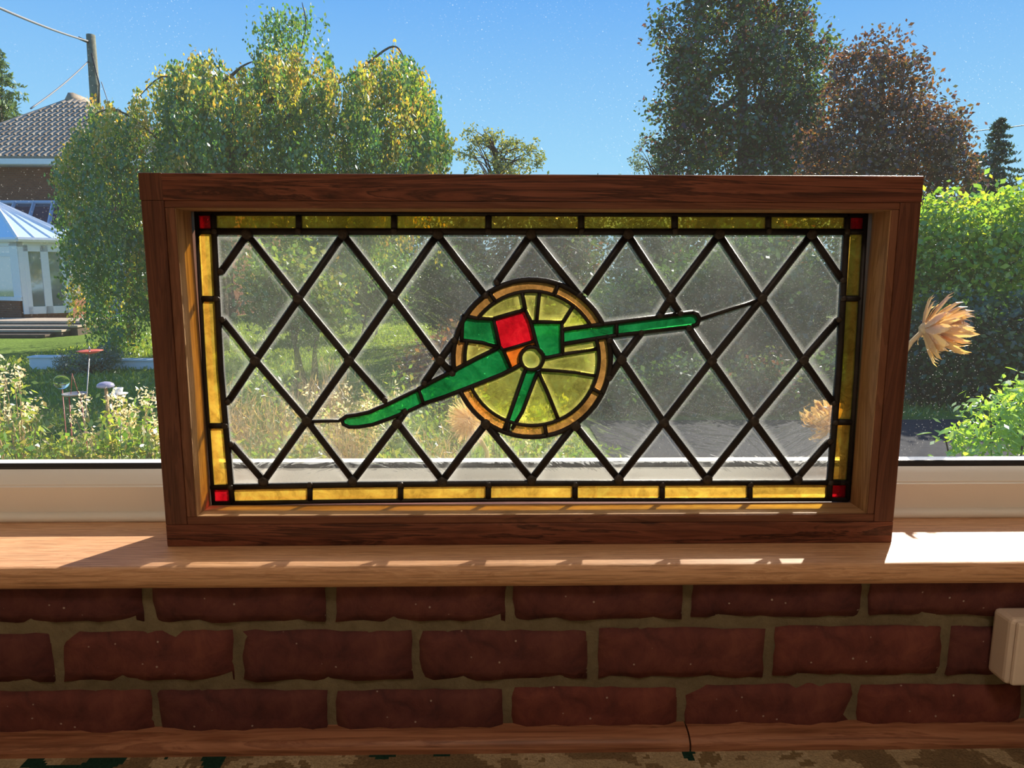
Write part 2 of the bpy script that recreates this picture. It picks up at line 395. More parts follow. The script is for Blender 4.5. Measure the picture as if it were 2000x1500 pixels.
# socket box on the brick wall
sk = empty('wall_socket', (0.575, -0.049, -0.10))
tag(sk, 'ivory surface-mounted socket box on the brick wall under the sill', 'socket')
x0s = at(1974, 1275, -0.085).x
zt, zb = at(1980, 1213, -0.085).z, at(1980, 1342, -0.085).z
box('back_box', (x0s, -0.082, zb), (x0s+0.145, -0.0485, zt), MT['socket'], sk, 0.006, 3)
box('face_plate', (x0s+0.004, -0.087, zb+0.002), (x0s+0.141, -0.081, zt-0.002), MT['socket'], sk, 0.003, 2)
for dx in (0.022, 0.100):
    box('socket_hole', (x0s+dx, -0.0874, zb+0.022), (x0s+dx+0.008, -0.0864, zb+0.030), MT['dark'], sk)
    box('switch', (x0s+dx+0.004, -0.0895, zt-0.034), (x0s+dx+0.016, -0.086, zt-0.014), MT['socket'], sk, 0.001)
PIECES = [  # colour, outline in tenths of a millimetre in the plane of the panel
('red',(-4063,412,-3879,416,-3867,428,-3871,580,-3883,592,-4063,592,-4075,580,-4075,424)),
('amber',(-3811,416,-2883,424,-2871,436,-2867,596,-2879,608,-2927,608,-3815,592,-3827,580,-3827,528,-3823,428)),
('amber',(-2815,428,-1719,436,-1703,464,-1703,608,-1715,620,-2811,608,-2823,596,-2827,548,-2827,440)),
('amber',(2093,432,2813,432,2825,444,2821,592,2805,620,1733,624,1721,612,1721,480,1737,436)),
('amber',(3005,428,3849,428,3861,440,3861,608,3849,620,2873,620,2861,608,2869,444,2881,432)),
('red',(3921,424,4101,424,4113,436,4109,608,4097,620,3921,620,3909,608,3909,436)),
('amber',(-1651,436,-587,444,-575,456,-575,612,-587,624,-1647,620,-1659,608,-1663,560,-1663,448)),
('amber',(273,440,537,440,549,452,549,480,545,612,533,624,-519,624,-531,612,-531,456,-519,444)),
('amber',(1181,436,1669,436,1681,448,1681,516,1677,612,1665,624,601,624,589,612,589,452,601,440)),
('amber',(-4063,632,-3887,636,-3875,648,-3887,1280,-3891,1384,-3903,1396,-4067,1396,-4079,1384,-4075,644)),
('clear',(-3815,636,-3463,644,-3451,656,-3451,680,-3791,1112,-3807,1128,-3827,1128,-3839,1116,-3831,684,-3827,648)),
('clear',(-3395,644,-2963,648,-2851,660,-2827,652,-2331,660,-2319,692,-2823,1408,-2855,1420,-3395,696,-3407,676)),
('clear',(-2243,660,-1195,664,-1183,696,-1679,1376,-1691,1388,-1715,1388,-2255,696,-2255,672)),
('amber',(4021,660,4097,660,4109,672,4105,1408,4093,1420,3925,1420,3913,1408,3909,676,3921,664)),
('clear',(-1087,668,-47,668,-35,680,-35,704,-559,1364,-591,1376,-1095,708,-1099,680)),
('clear',(49,668,1081,668,1093,680,1093,704,577,1344,557,1364,537,1364,45,712,37,680)),
('clear',(1173,668,2225,668,2237,700,1717,1372,1701,1388,1677,1388,1165,708,1161,680)),
('clear',(2517,664,3397,664,3409,696,2873,1384,2853,1404,2829,1404,2309,700,2321,668)),
('clear',(3497,664,3849,664,3861,676,3865,1128,3853,1140,3833,1140,3813,1120,3485,700,3485,676)),
('clear',(-3439,752,-3415,752,-3403,764,-2895,1452,-2887,1492,-3415,2164,-3435,2184,-3459,2184,-3795,1708,-3851,1688,-3851,1516,-3843,1216,-3783,1192)),
('clear',(-1155,752,-1131,752,-1111,772,-611,1440,-611,1460,-747,1584,-807,1660,-911,1836,-943,1836,-1095,1772,-1375,1684,-1523,1616,-1587,1572,-1663,1464,-1663,1440)),
('clear',(3433,752,3453,752,3473,772,3805,1204,3865,1236,3869,1516,3869,1652,3825,1684,3445,2184,3421,2184,3397,2160,2881,1476,2893,1440)),
('clear',(-2299,756,-2279,756,-2251,784,-1755,1424,-1707,1492,-1719,1524,-1743,1524,-2015,1420,-2199,1388,-2319,1388,-2395,1428,-2399,1456,-2415,1472,-2715,1468,-2767,1464,-2779,1452,-2779,1428)),
('clear',(-11,760,13,760,25,772,413,1288,413,1308,401,1320,377,1320,201,1260,-15,1244,-211,1268,-279,1292,-323,1288,-339,1312,-435,1340,-447,1328,-439,1296)),
('clear',(1117,760,1137,760,1161,784,1649,1440,1629,1492,1137,2192,1117,2192,1097,2172,1001,2008,965,1980,913,1816,813,1652,677,1500,593,1436,593,1408)),
('clear',(2261,760,2285,760,2301,776,2801,1456,2801,1476,2773,1516,2277,2176,2253,2176,2237,2160,1729,1464,1737,1428)),
('brown',(-51,1276,165,1288,177,1300,177,1324,161,1404,149,1416,-39,1404,-203,1428,-243,1360,-275,1344,-271,1320,-203,1296)),
('brown',(205,1300,297,1316,393,1352,581,1460,753,1624,849,1760,869,1820,789,1868,761,1868,661,1712,521,1576,349,1472,193,1428,177,1412,177,1388,193,1312)),
('brown',(-387,1356,-359,1356,-347,1368,-323,1468,-463,1544,-559,1616,-679,1748,-767,1896,-859,1868,-875,1852,-875,1832,-803,1704,-735,1616,-571,1464)),
('green',(-2323,1404,-2179,1404,-2015,1432,-1663,1564,-1611,1624,-1551,1612,-1427,1668,-1383,1704,-1383,1736,-1419,1852,-1431,1864,-1459,1864,-1779,1700,-2055,1580,-2215,1544,-2335,1532,-2391,1492,-2391,1456,-2371,1428)),
('yellow',(-67,1420,121,1424,161,1448,205,1440,253,1452,325,1488,325,1512,197,1828,89,2056,69,2056,53,2036,-107,1592,-183,1468,-171,1436)),
('amber',(-4067,1440,-3907,1440,-3895,1452,-3911,2112,-3899,2980,-3911,2992,-4055,2992,-4067,2980,-4079,2336,-4079,1452)),
('green',(-235,1452,-207,1452,-187,1472,-115,1596,69,2092,57,2124,-67,2128,-79,2116,-287,1508,-287,1476)),
('clear',(-2787,1472,-2423,1480,-2339,1544,-2219,1556,-2055,1592,-1863,1676,-1851,1708,-1911,1764,-2247,2172,-2267,2192,-2291,2192,-2799,1504)),
('amber',(3929,1468,4093,1468,4105,1480,4089,2948,4085,2984,4073,2996,3917,2996,3905,2984,3921,2224,3917,1480)),
('yellow',(-343,1492,-315,1492,-299,1508,-87,2124,-87,2148,-119,2180,-143,2180,-383,2052,-747,1904,-727,1844,-623,1700,-459,1556)),
('yellow',(349,1500,373,1500,493,1572,657,1728,741,1856,741,1896,777,1932,805,2012,805,2036,793,2048,561,2088,341,2108,137,2120,109,2120,97,2108,97,2084)),
('clear',(1677,1516,1701,1516,1721,1536,2225,2228,2217,2264,1929,2652,1409,2592,1165,2276,1165,2244)),
('clear',(2829,1528,2849,1528,2873,1552,3389,2236,3389,2260,3373,2284,2869,2960,2849,2960,2833,2944,2305,2252,2305,2232,2329,2196)),
('clear',(-2859,1540,-2835,1540,-2807,1572,-2323,2236,-2323,2264,-2851,2940,-2867,2956,-2891,2956,-3403,2268,-3411,2236)),
('clear',(-1819,1704,-1799,1704,-1395,1912,-1379,1928,-1379,1972,-1187,2240,-1195,2272,-1711,2968,-1731,2968,-1747,2952,-2243,2264,-2243,2240,-1843,1772)),
('green',(-1363,1716,-1335,1716,-1071,1804,-927,1860,-911,1880,-879,1880,-787,1916,-775,1932,-711,1944,-287,2124,-271,2140,-271,2160,-355,2360,-391,2400,-435,2392,-807,2208,-835,2176,-859,2180,-943,2136,-959,2120,-959,2092,-979,2060,-1007,2056,-1027,2076,-1055,2076,-1387,1900,-1415,1876,-1415,1856)),
('clear',(-3843,1764,-3823,1764,-3807,1780,-3487,2232,-3495,2268,-3823,2708,-3855,2696,-3859,2660,-3863,2016,-3855,1776)),
('clear',(3837,1760,3869,1772,3873,2016,3865,2676,3849,2700,3829,2700,3809,2680,3473,2256,3481,2220)),
('brown',(865,1844,897,1856,929,1940,973,2152,969,2376,949,2484,929,2524,841,2516,817,2500,849,2344,853,2232,829,2044,781,1924,781,1892)),
('clear',(-1263,1996,-1231,2000,-1063,2096,-1063,2116,-1135,2192,-1155,2192,-1175,2172,-1275,2028)),
('yellow',(781,2056,805,2056,817,2068,833,2144,837,2312,833,2364,817,2380,441,2328,205,2276,161,2276,121,2176,105,2164,105,2140,117,2128,545,2100)),
('yellow',(-19,2132,69,2148,113,2188,133,2224,133,2312,61,2396,33,2408,-59,2400,-111,2356,-135,2308,-135,2236,-111,2208,-111,2188,-59,2144)),
('clear',(-1031,2156,-999,2168,-999,2356,-1011,2368,-1043,2356,-1107,2268,-1107,2240)),
('brown',(-955,2156,-935,2156,-847,2208,-847,2340,-827,2444,-827,2476,-839,2488,-859,2488,-875,2468,-915,2500,-947,2488,-971,2324,-971,2192)),
('orange',(-255,2152,-231,2152,-143,2208,-151,2296,-131,2352,-99,2388,-63,2412,-15,2424,41,2420,53,2432,49,2468,33,2484,-323,2384,-343,2368,-339,2332)),
('clear',(1017,2176,1049,2188,1085,2248,1081,2280,1033,2348,1001,2336,1005,2188)),
('yellow',(-823,2228,-799,2228,-687,2292,-491,2380,-479,2392,-479,2416,-491,2428,-627,2464,-799,2480,-815,2460,-831,2368,-835,2240)),
('green',(177,2288,357,2320,373,2336,369,2688,353,2720,13,2720,1,2708,81,2400)),
('clear',(-3459,2304,-3435,2308,-3363,2400,-2923,2996,-2919,3028,-3443,3720,-3475,3732,-3783,3324,-3799,3312,-3835,3316,-3847,3304,-3855,2796,-3803,2776)),
('clear',(2257,2300,2289,2312,2753,2920,2753,2944,2741,2956,2713,2956,2105,2760,2077,2692,2029,2680,2009,2660,2013,2628)),
('clear',(-2295,2308,-2275,2308,-2247,2340,-1767,3004,-1759,3036,-2275,3712,-2295,3732,-2315,3732,-2835,3036,-2839,3000)),
('clear',(-1163,2312,-1139,2312,-1127,2324,-999,2508,-959,2540,-927,2644,-867,2760,-875,2812,-835,2816,-723,2960,-623,3048,-635,3084,-1147,3732,-1171,3732,-1183,3720,-1683,3040,-1683,3016)),
('clear',(3421,2304,3441,2304,3457,2320,3801,2760,3861,2796,3853,3212,3445,3740,3421,3740,3405,3724,2897,3028,2897,3008)),
('yellow',(405,2336,809,2396,821,2408,821,2436,805,2492,793,2504,765,2504,405,2444,389,2428,393,2348)),
('clear',(1117,2328,1137,2328,1153,2344,1289,2528,1297,2560,1285,2572,1017,2544,997,2528,1001,2496)),
('red',(-359,2384,-187,2424,29,2500,29,2536,-27,2744,-91,2868,-123,2868,-399,2788,-451,2772,-467,2756,-403,2428)),
('green',(-467,2432,-435,2432,-423,2444,-423,2468,-479,2732,-495,2760,-683,2760,-775,2784,-815,2784,-835,2764,-859,2716,-863,2672,-867,2516,-855,2504,-627,2480)),
('green',(401,2468,773,2524,797,2540,897,2544,937,2576,961,2560,1025,2564,1045,2580,1045,2696,1033,2708,997,2708,913,2696,897,2676,849,2688,757,2676,741,2660,701,2668,401,2628,385,2612,389,2480)),
('green',(1081,2576,1321,2600,1353,2616,1421,2612,2009,2684,2069,2712,2081,2780,2049,2824,1985,2836,1869,2820,1857,2808,1801,2812,1089,2720,1065,2704,1065,2604)),
('yellow',(397,2648,673,2680,701,2696,701,2720,565,2880,533,2908,509,2908,385,2712,385,2660)),
('brown',(733,2692,825,2700,849,2716,829,2772,773,2852,653,2980,597,3028,565,3036,537,3072,357,3168,325,3168,293,3096,293,3064,417,3004,541,2920,653,2808)),
('clear',(893,2716,1553,2796,1681,3004,1673,3040,1177,3736,1157,3736,1141,3720,685,3064,653,3040,653,3016,785,2884)),
('yellow',(-3,2736,37,2736,53,2752,81,3084,61,3100,-103,3096,-115,3064,-79,2884)),
('yellow',(77,2736,385,2740,489,2896,497,2932,441,2976,317,3040,269,3040,237,3068,105,3092,93,3080,65,2788,65,2748)),
('brown',(-695,2780,-675,2780,-583,2888,-471,2972,-471,2992,-523,3064,-543,3064,-567,3032,-603,3028,-623,3012,-787,2836,-791,2808,-779,2796)),
('yellow',(-591,2776,-475,2776,-119,2880,-103,2896,-103,2932,-131,3072,-143,3084,-183,3084,-283,3056,-427,2988,-443,2960,-471,2960,-563,2888,-635,2812,-623,2780)),
('clear',(2101,2776,2141,2780,2789,2988,2821,3008,2817,3036,2301,3740,2281,3740,2265,3724,1757,3028,1757,3004,1877,2840,2013,2856,2021,2844,2061,2836)),
('clear',(1653,2812,1777,2824,1797,2840,1793,2868,1733,2948,1709,2948,1697,2936,1645,2852,1641,2824)),
('brown',(-455,2992,-435,2992,-315,3056,-151,3100,-135,3120,-115,3108,97,3116,109,3104,265,3076,281,3092,301,3176,261,3200,81,3232,-83,3232,-239,3208,-363,3168,-491,3104,-507,3088,-507,3068)),
('amber',(-4055,3032,-3911,3032,-3899,3044,-3887,3692,-3887,3792,-3899,3804,-4047,3804,-4059,3792,-4067,3044)),
('amber',(3917,3040,4073,3040,4085,3052,4073,3804,4061,3816,3905,3816,3893,3804,3905,3052)),
('clear',(-2891,3072,-2871,3072,-2855,3088,-2371,3740,-2351,3768,-2363,3800,-3407,3800,-3419,3788,-3415,3760)),
('clear',(605,3076,625,3076,649,3104,1117,3768,1121,3796,1109,3808,41,3804,29,3772)),
('clear',(1709,3080,1729,3080,1745,3096,2237,3768,2241,3796,2229,3808,1225,3808,1213,3796,1225,3756)),
('clear',(2849,3080,2869,3080,2889,3100,3365,3752,3385,3780,3373,3812,2353,3808,2341,3796,2349,3760)),
('clear',(-1731,3088,-1711,3088,-1691,3108,-1227,3740,-1207,3768,-1207,3792,-1219,3804,-2203,3804,-2247,3800,-2259,3788,-2259,3768,-2235,3736)),
('clear',(-579,3092,-559,3092,-451,3160,-467,3224,-75,3760,-67,3792,-79,3804,-1099,3804,-1111,3792,-1111,3768)),
('clear',(389,3180,413,3180,425,3192,417,3224,-7,3736,-31,3736,-43,3724,-403,3224,-391,3192,-367,3192,-259,3232,-143,3256,57,3264,265,3228)),
('clear',(3821,3336,3853,3348,3845,3800,3833,3812,3493,3812,3481,3800,3489,3768)),
('clear',(-3835,3372,-3815,3372,-3795,3392,-3515,3760,-3511,3788,-3523,3800,-3831,3800,-3843,3788,-3847,3384)),
('red',(-4043,3840,-3899,3840,-3887,3852,-3887,4012,-3899,4024,-4043,4024,-4055,4012,-4055,3852)),
('amber',(-3831,3848,-2879,3848,-2863,3868,-2859,4012,-2871,4024,-3827,4024,-3839,4012,-3843,3884,-3843,3860)),
('amber',(-2807,3848,-1723,3848,-1711,3860,-1707,4016,-1719,4028,-2799,4024,-2815,4004,-2819,3860)),
('amber',(-1651,3848,-575,3852,-563,3864,-563,4016,-575,4028,-1651,4028,-1663,4016,-1663,3860)),
('amber',(-507,3852,557,3852,569,3864,569,4000,553,4028,-503,4028,-515,4016,-519,3904,-519,3864)),
('amber',(629,3852,1705,3856,1717,3868,1713,4012,1701,4024,625,4028,613,4016,613,3960,617,3864)),
('red',(3905,3852,4057,3852,4069,3864,4069,4008,4057,4020,3901,4020,3889,4008,3893,3864)),
('amber',(1777,3856,2857,3856,2869,3868,2865,4004,2849,4024,1773,4024,1761,4012,1761,3916,1765,3868)),
('amber',(2929,3856,3829,3856,3841,3868,3841,4008,3829,4020,3625,4024,2925,4024,2913,4012,2913,3928,2917,3868)),
]
CAMES = [  # kind, width in mm, centre line
('border',6.1,(-4054,4034,-254,4038,4088,4031)),
('border',8.6,(-3877,3822,-253,3827,3874,3834)),
('border',6.1,(-4064,4064,-4090,2142,-4087,380)),
('border',8.6,(-3864,4035,-3865,3822,-3887,2142,-3850,611,-3844,385)),
('border',6.5,(-4085,400,-2233,419,-249,431,4136,412)),
('border',8.5,(-4026,611,-2226,638,-249,647,4018,641)),
('border',7.6,(4085,4068,4119,2134,4129,412)),
('border',8.9,(3864,4055,3867,3840,3896,2134,3884,634,3886,413)),
('divider',8.6,(-2835,4037,-2844,3825)),
('divider',8.7,(-1684,4040,-1689,3827)),
('divider',8.7,(-540,4044,-541,3830)),
('divider',8.8,(590,4047,593,3832)),
('divider',8.8,(1734,4050,1742,3835)),
('divider',8.8,(2884,4053,2896,3838)),
('divider',8.2,(-2842,641,-2851,429)),
('divider',8.2,(-1680,636,-1685,424)),
('divider',8.3,(-553,632,-554,419)),
('divider',8.3,(566,627,569,414)),
('divider',8.3,(1697,623,1704,409)),
('divider',8.4,(2839,618,2850,404)),
('divider',8.1,(-4078,3013,-3878,3010)),
('divider',8.4,(-4080,1417,-3874,1416)),
('divider',8.4,(3877,3019,4122,3019)),
('divider',8.6,(3893,1444,4139,1443)),
('divider',7.4,(-4068,3822,-3858,3822)),
('divider',7.8,(-4111,612,-3850,611)),
('divider',7.6,(3868,3834,4103,3834)),
('divider',8.1,(3884,641,4152,640)),
('lattice',9.4,(-3824,2755,-3449,2245,-2845,1480,-2290,693)),
('lattice',9.3,(-3465,3787,-2880,3014,-2283,2250,-1855,1742)),
('lattice',9.7,(-1688,1431,-1146,689)),
('lattice',9.3,(-2306,3789,-1721,3027,-1151,2249,-999,2081)),
('lattice',9.8,(-583,1435,2,698)),
('lattice',9.4,(-1160,3792,-582,3053)),
('lattice',9.8,(561,1405,1129,700)),
('lattice',9.4,(-21,3794,587,3054)),
('lattice',9.7,(969,2500,1123,2260,1688,1449,2274,696)),
('lattice',9.4,(1166,3797,1718,3017,1846,2833)),
('lattice',9.7,(1963,2654,2265,2240,2840,1467,3444,691)),
('lattice',9.5,(2290,3799,2859,3018,3431,2246,3856,1691)),
('lattice',9.5,(3431,3802,3854,3247)),
('lattice',9.7,(-3810,1177,-3428,691)),
('lattice',9.3,(-3465,3787,-3808,3337)),
('lattice',9.3,(-2306,3789,-2880,3014,-3449,2245,-3817,1726)),
('lattice',9.4,(-1160,3792,-1721,3027,-2283,2250,-2845,1480,-3428,691)),
('lattice',9.4,(-21,3794,-442,3211)),
('lattice',9.6,(-968,2500,-1151,2249,-1354,1957)),
('lattice',9.7,(-1600,1596,-1708,1444,-2290,693)),
('lattice',9.4,(1166,3797,657,3073)),
('lattice',9.8,(-583,1435,-1146,682)),
('lattice',9.5,(2290,3799,1718,3017,1590,2807)),
('lattice',9.7,(1366,2590,1123,2260,973,2019)),
('lattice',9.8,(528,1399,2,698)),
('lattice',9.5,(3431,3802,2859,3018,2265,2240,1688,1449,1129,700)),
('lattice',9.7,(3838,2757,3431,2246,2840,1467,2274,696)),
('lattice',10.0,(3838,1195,3444,691)),
('rod',4.8,(-2846,1467,-2432,1476)),
('rod',5.5,(2100,2763,2816,2993)),
('wheel',7.1,(940,2560,968,2460,984,2358,990,2255,986,2151,970,2048,944,1948,908,1850,861,1757,805,1669,740,1588,667,1514,586,1448,499,1391,405,1344,308,1306,207,1280,103,1264,-1,1260,-106,1266,-209,1284,-310,1312,-407,1351,-500,1400,-586,1459,-667,1526,-740,1601,-804,1683,-860,1772,-906,1865)),
('wheel',7.1,(-974,2099,-985,2204,-986,2310,-975,2415,-953,2518,-920,2618,-878,2714,-825,2804,-764,2888,-694,2965,-616,3034,-532,3095,-442,3146,-347,3187,-248,3218,-147,3238,-43,3248,60,3246,163,3234,264,3211,363,3178,457,3134,547,3080,631,3017,708,2946,777,2867,837,2781,888,2688)),
('wheel',5.5,(798,2532,824,2440,840,2346,845,2251,839,2155,823,2061,796,1969,759,1881,712,1797,656,1719,591,1648,519,1585,440,1531,355,1486,266,1451,173,1427,78,1413,-19,1410,-114,1419,-209,1438,-300,1468,-388,1508,-470,1558,-547,1617,-616,1684,-677,1758,-729,1839,-772,1925)),
('wheel',5.5,(-839,2183,-842,2245,-841,2307,-836,2369,-826,2430,-812,2490)),
('wheel',5.4,(-679,2765,-628,2828,-572,2885,-510,2937,-444,2982,-374,3021,-301,3053,-225,3078,-147,3095,-67,3105,13,3107,93,3102,172,3089,250,3068,325,3040,398,3005,467,2963,532,2915,592,2861,647,2801,696,2736,738,2667)),
('wheel',5.5,(145,2271,137,2224,115,2181,80,2149,36,2129,-11,2126,-58,2137,-98,2164,-127,2202,-143,2247,-143,2295,-128,2340,-99,2378,-59,2404,-13,2416,34,2412,78,2393,113,2360,136,2318,145,2271)),
('wheel',5.7,(-448,2965,-537,3102)),
('wheel',5.7,(270,3048,324,3202)),
('wheel',5.9,(751,1893,903,1817)),
('wheel',5.9,(161,1438,194,1267)),
('cannon',6.1,(376,2632,945,2708,2006,2846)),
('cannon',6.4,(378,2449,724,2506,1025,2554,2007,2673)),
('cannon',5.8,(1987,2846,2059,2827,2093,2769,2070,2699,1994,2673)),
('cannon',6.1,(1054,2705,1058,2551)),
('cannon',5.8,(374,2731,384,2319)),
('cannon',5.7,(-16,2727,381,2727)),
('cannon',5.7,(-86,2883,-22,2743,4,2654,43,2500,83,2378,148,2307)),
('cannon',5.5,(148,2287,192,2281,423,2329,817,2390)),
('cannon',5.2,(104,2125,330,2112,550,2092,823,2046)),
('cannon',5.8,(78,2112,190,1857,344,1479)),
('cannon',5.2,(72,2092,-114,1593,-250,1361)),
('cannon',5.8,(-77,2138,-309,1461,-348,1347)),
('cannon',6.5,(-1378,1691,-1092,1786,-723,1930,-380,2067,-225,2145,-122,2203)),
('cannon',6.1,(-1427,1885,-1309,1951,-1024,2100,-688,2278,-425,2404)),
('cannon',5.1,(-405,2417,-360,2378,-270,2164)),
('cannon',5.2,(-1427,1885,-1368,1695)),
('cannon',5.5,(-1427,1885,-1779,1709,-2061,1585,-2216,1551,-2342,1535,-2406,1492,-2388,1432,-2318,1396,-2202,1396,-2019,1426,-1784,1511,-1564,1600,-1360,1695)),
('cannon',5.7,(-869,2807,-685,2772,-469,2766)),
('cannon',5.7,(-857,2807,-871,2654,-879,2475)),
('cannon',5.8,(-904,2500,-776,2488,-617,2468,-412,2410)),
('cannon',5.7,(-481,2769,-405,2410)),
('cannon',5.7,(-481,2769,-284,2826,-86,2883)),
('cannon',6.0,(-132,3110,-86,2883)),
('cannon',4.8,(-367,2372,-187,2423,37,2494)),
('cannon',5.4,(90,3111,55,2724)),
('cannon',5.4,(512,2928,387,2724)),
('cannon',5.9,(-289,1454,-315,1294)),
]
# ------------------------------------------------------------------ the stained glass panel in its deep wooden frame
PY = 0.048; FB = 0.0845
panel = empty('stained_glass_panel', (0, 0.04, 0))
tag(panel, 'leaded stained glass cannon panel in a deep dark wooden frame on the sill', 'stained glass')
ol, orr, ob, ot = -0.4125, 0.4165, 0.0372, 0.4064     # opening
box('rail', (-0.45, 0.0, 0.4142), (0.45, FB, 0.4445), MT['frame_x'], panel, 0.0012)
box('rail', (-0.4495, 0.0, 0.0), (0.4495, FB, 0.0278), MT['frame_x'], panel, 0.0012)
box('tenon_end', (-0.4502, -0.0003, 0.4143), (-0.4236, FB, 0.4447), MT['frame_z'], panel, 0.0008)
box('stile', (-0.4495, 0.0003, 0.0278), (-0.4236, FB, 0.4142), MT['frame_z'], panel, 0.001)
box('stile', (0.4250, 0.0003, 0.0278), (0.4495, FB, 0.4142), MT['frame_z'], panel, 0.001)
box('bead', (-0.4236, 0.0012, ot), (0.4250, FB-0.001, 0.4142), MT['bead_x'], panel, 0.0008)
box('bead', (-0.4236, 0.0012, 0.0278), (0.4250, FB-0.001, ob), MT['bead_x'], panel, 0.0008)
box('bead', (-0.4236, 0.0018, ob), (ol, FB-0.001, ot), MT['bead_z'], panel, 0.0008)
box('bead', (orr, 0.0018, ob), (0.4250, FB-0.001, ot), MT['bead_z'], panel, 0.0008)

# pale bare lining boards on the inner faces of the frame
box('lining', (ol-0.0002, 0.0030, ob), (ol+0.0009, PY-0.004, ot), MT['lining'], panel)
box('lining', (orr-0.0009, 0.0030, ob), (orr+0.0002, PY-0.004, ot), MT['lining'], panel)
box('lining', (ol, 0.0030, ob-0.0002), (orr, PY-0.004, ob+0.0009), MT['lining_x'], panel)
box('lining', (ol, 0.0030, ot-0.0009), (orr, PY-0.004, ot+0.0002), MT['lining_x'], panel)

GM = {
 'clear': glassmat('clear_dusty_glass', (0.97, 0.98, 0.97), 0.66, 0.05, (0.92, 0.92, 0.9), 0.2, 0.24, 70.0, 0.17, (1, 1, 0.22)),
 'amber': glassmat('amber_glass', (0.88, 0.52, 0.06), 0.7, 0.36, (0.95, 0.58, 0.08), 0.5, 0.0, 160.0),
 'yellow': glassmat('pale_yellow_glass', (0.93, 0.83, 0.16), 0.65, 0.12, (0.95, 0.84, 0.2), 0.4, 0.05, 90.0, 0.2),
 'green': glassmat('green_glass', (0.02, 0.34, 0.07), 0.5, 0.28, (0.01, 0.30, 0.08), 0.5, 0.0, 90.0, 0.08),
 'red': glassmat('red_glass', (0.55, 0.004, 0.012), 0.35, 0.36, (0.75, 0.006, 0.02), 0.5, 0.0, 90.0, 0.05),
 'orange': glassmat('orange_glass', (0.9, 0.18, 0.02), 0.35, 0.4, (0.95, 0.2, 0.02), 0.5, 0.0, 90.0, 0.08),
 'brown': glassmat('tan_brown_glass', (0.62, 0.28, 0.06), 0.45, 0.24, (0.75, 0.36, 0.1), 0.5, 0.0, 120.0, 0.1),
}
_m = Mat('clear_glass_body'); MT['glass_back'] = _m.done(_m.n('BsdfTransparent', Color=(0.98, 0.99, 0.98)))
def pairs(t): return [(t[i]/10000.0, t[i+1]/10000.0) for i in range(0, len(t), 2)]
def piece(kind, pl):
    n = len(pl); cx_ = sum(p[0] for p in pl)/n; cz_ = sum(p[1] for p in pl)/n
    w_ = max(p[0] for p in pl)-min(p[0] for p in pl); h_ = max(p[1] for p in pl)-min(p[1] for p in pl)
    s = max(0.25, 1-0.0085/max(0.011, min(w_, h_)/2))
    V = []; rimv = []
    for y in (PY-0.0016, PY+0.0016):
        V += [(x, y, z) for x, z in pl]; rimv += [1.0]*n
        V += [(cx_+(x-cx_)*s, y, cz_+(z-cz_)*s) for x, z in pl]; rimv += [0.0]*n
    F = []
    for b, fl in ((0, False), (2*n, True)):
        for i in range(n):
            q_ = (b+i, b+(i+1) % n, b+n+(i+1) % n, b+n+i); F.append(q_[::-1] if fl else q_)
        q_ = tuple(b+n+i for i in range(n)); F.append(q_[::-1] if fl else q_)
    for i in range(n): F.append((i, 2*n+i, 2*n+(i+1) % n, (i+1) % n))
    me = mesh('glass_piece', V, F)
    me.materials.append(GM[kind]); me.materials.append(MT['glass_back'])
    me.polygons.foreach_set('material_index', [0]*(n+1) + [1]*(2*n+1))
    a = me.attributes.new('rim', 'FLOAT', 'POINT'); a.data.foreach_set('value', rimv)
    return me
GN = {'clear': 'clear_quarry', 'amber': 'amber_strip', 'yellow': 'yellow_pane', 'green': 'green_pane', 'red': 'red_pane', 'orange': 'orange_pane', 'brown': 'brown_pane'}
for kind, t in PIECES:
    o = link(GN[kind], piece(kind, pairs(t)), GM[kind], panel)

def leadmat():
    m = Mat('lead_came'); v = m.coord(); n1 = m.noise(v, 220, 4); n2 = m.noise(v, 30, 3)
    c = m.ramp(n2, [(0.3, (0.010, 0.009, 0.010)), (0.7, (0.030, 0.026, 0.026))])
    return m.done(m.bsdf(c, 0.5, m.bump(n1, 0.3, 0.002), 0.35, Metallic=0.3))
MT['lead'] = leadmat()
MT['solder'] = plain('dull_solder', (0.045, 0.038, 0.035), 0.45, 0.4, 0.4, 300, 0.4)
PROF = [(-1, 0.12), (-0.72, 0.62), (-0.3, 0.94), (0.3, 0.94), (0.72, 0.62), (1, 0.12), (1, -0.12), (0.72, -0.62), (0.3, -0.94), (-0.3, -0.94), (-0.72, -0.62), (-1, -0.12)]
def came(pl, w, th):
    pts = [Vector((x, z)) for x, z in pl]; n = len(pts)
    closed = (pts[0]-pts[-1]).length < 0.001
    if closed: pts = pts[:-1]; n -= 1
    V = []; F = []; k = len(PROF)
    for i, p in enumerate(pts):
        a = pts[(i-1) % n] if (closed or i) else p; b = pts[(i+1) % n] if (closed or i < n-1) else p
        d1 = (p-a).normalized() if (p-a).length > 1e-9 else (b-p).normalized()
        d2 = (b-p).normalized() if (b-p).length > 1e-9 else d1
        t = (d1+d2).normalized(); nn = Vector((-t.y, t.x)); mit = 1/max(0.5, nn.dot(Vector((-d1.y, d1.x))))
        for u, vv in PROF: V.append((p.x+nn.x*u*w/2*mit, PY-vv*th/2, p.y+nn.y*u*w/2*mit))
    for i in range(n if closed else n-1):
        for j in range(k):
            F.append((i*k+j, i*k+(j+1) % k, ((i+1) % n)*k+(j+1) % k, ((i+1) % n)*k+j))
    if not closed: F += [tuple(range(k))[::-1], tuple((n-1)*k+j for j in range(k))]
    return mesh('lead_came', V, F)
TH = {'border': 0.0088, 'divider': 0.0082, 'lattice': 0.0080, 'rod': 0.0060, 'wheel': 0.0084, 'cannon': 0.0078}
nodes = {}
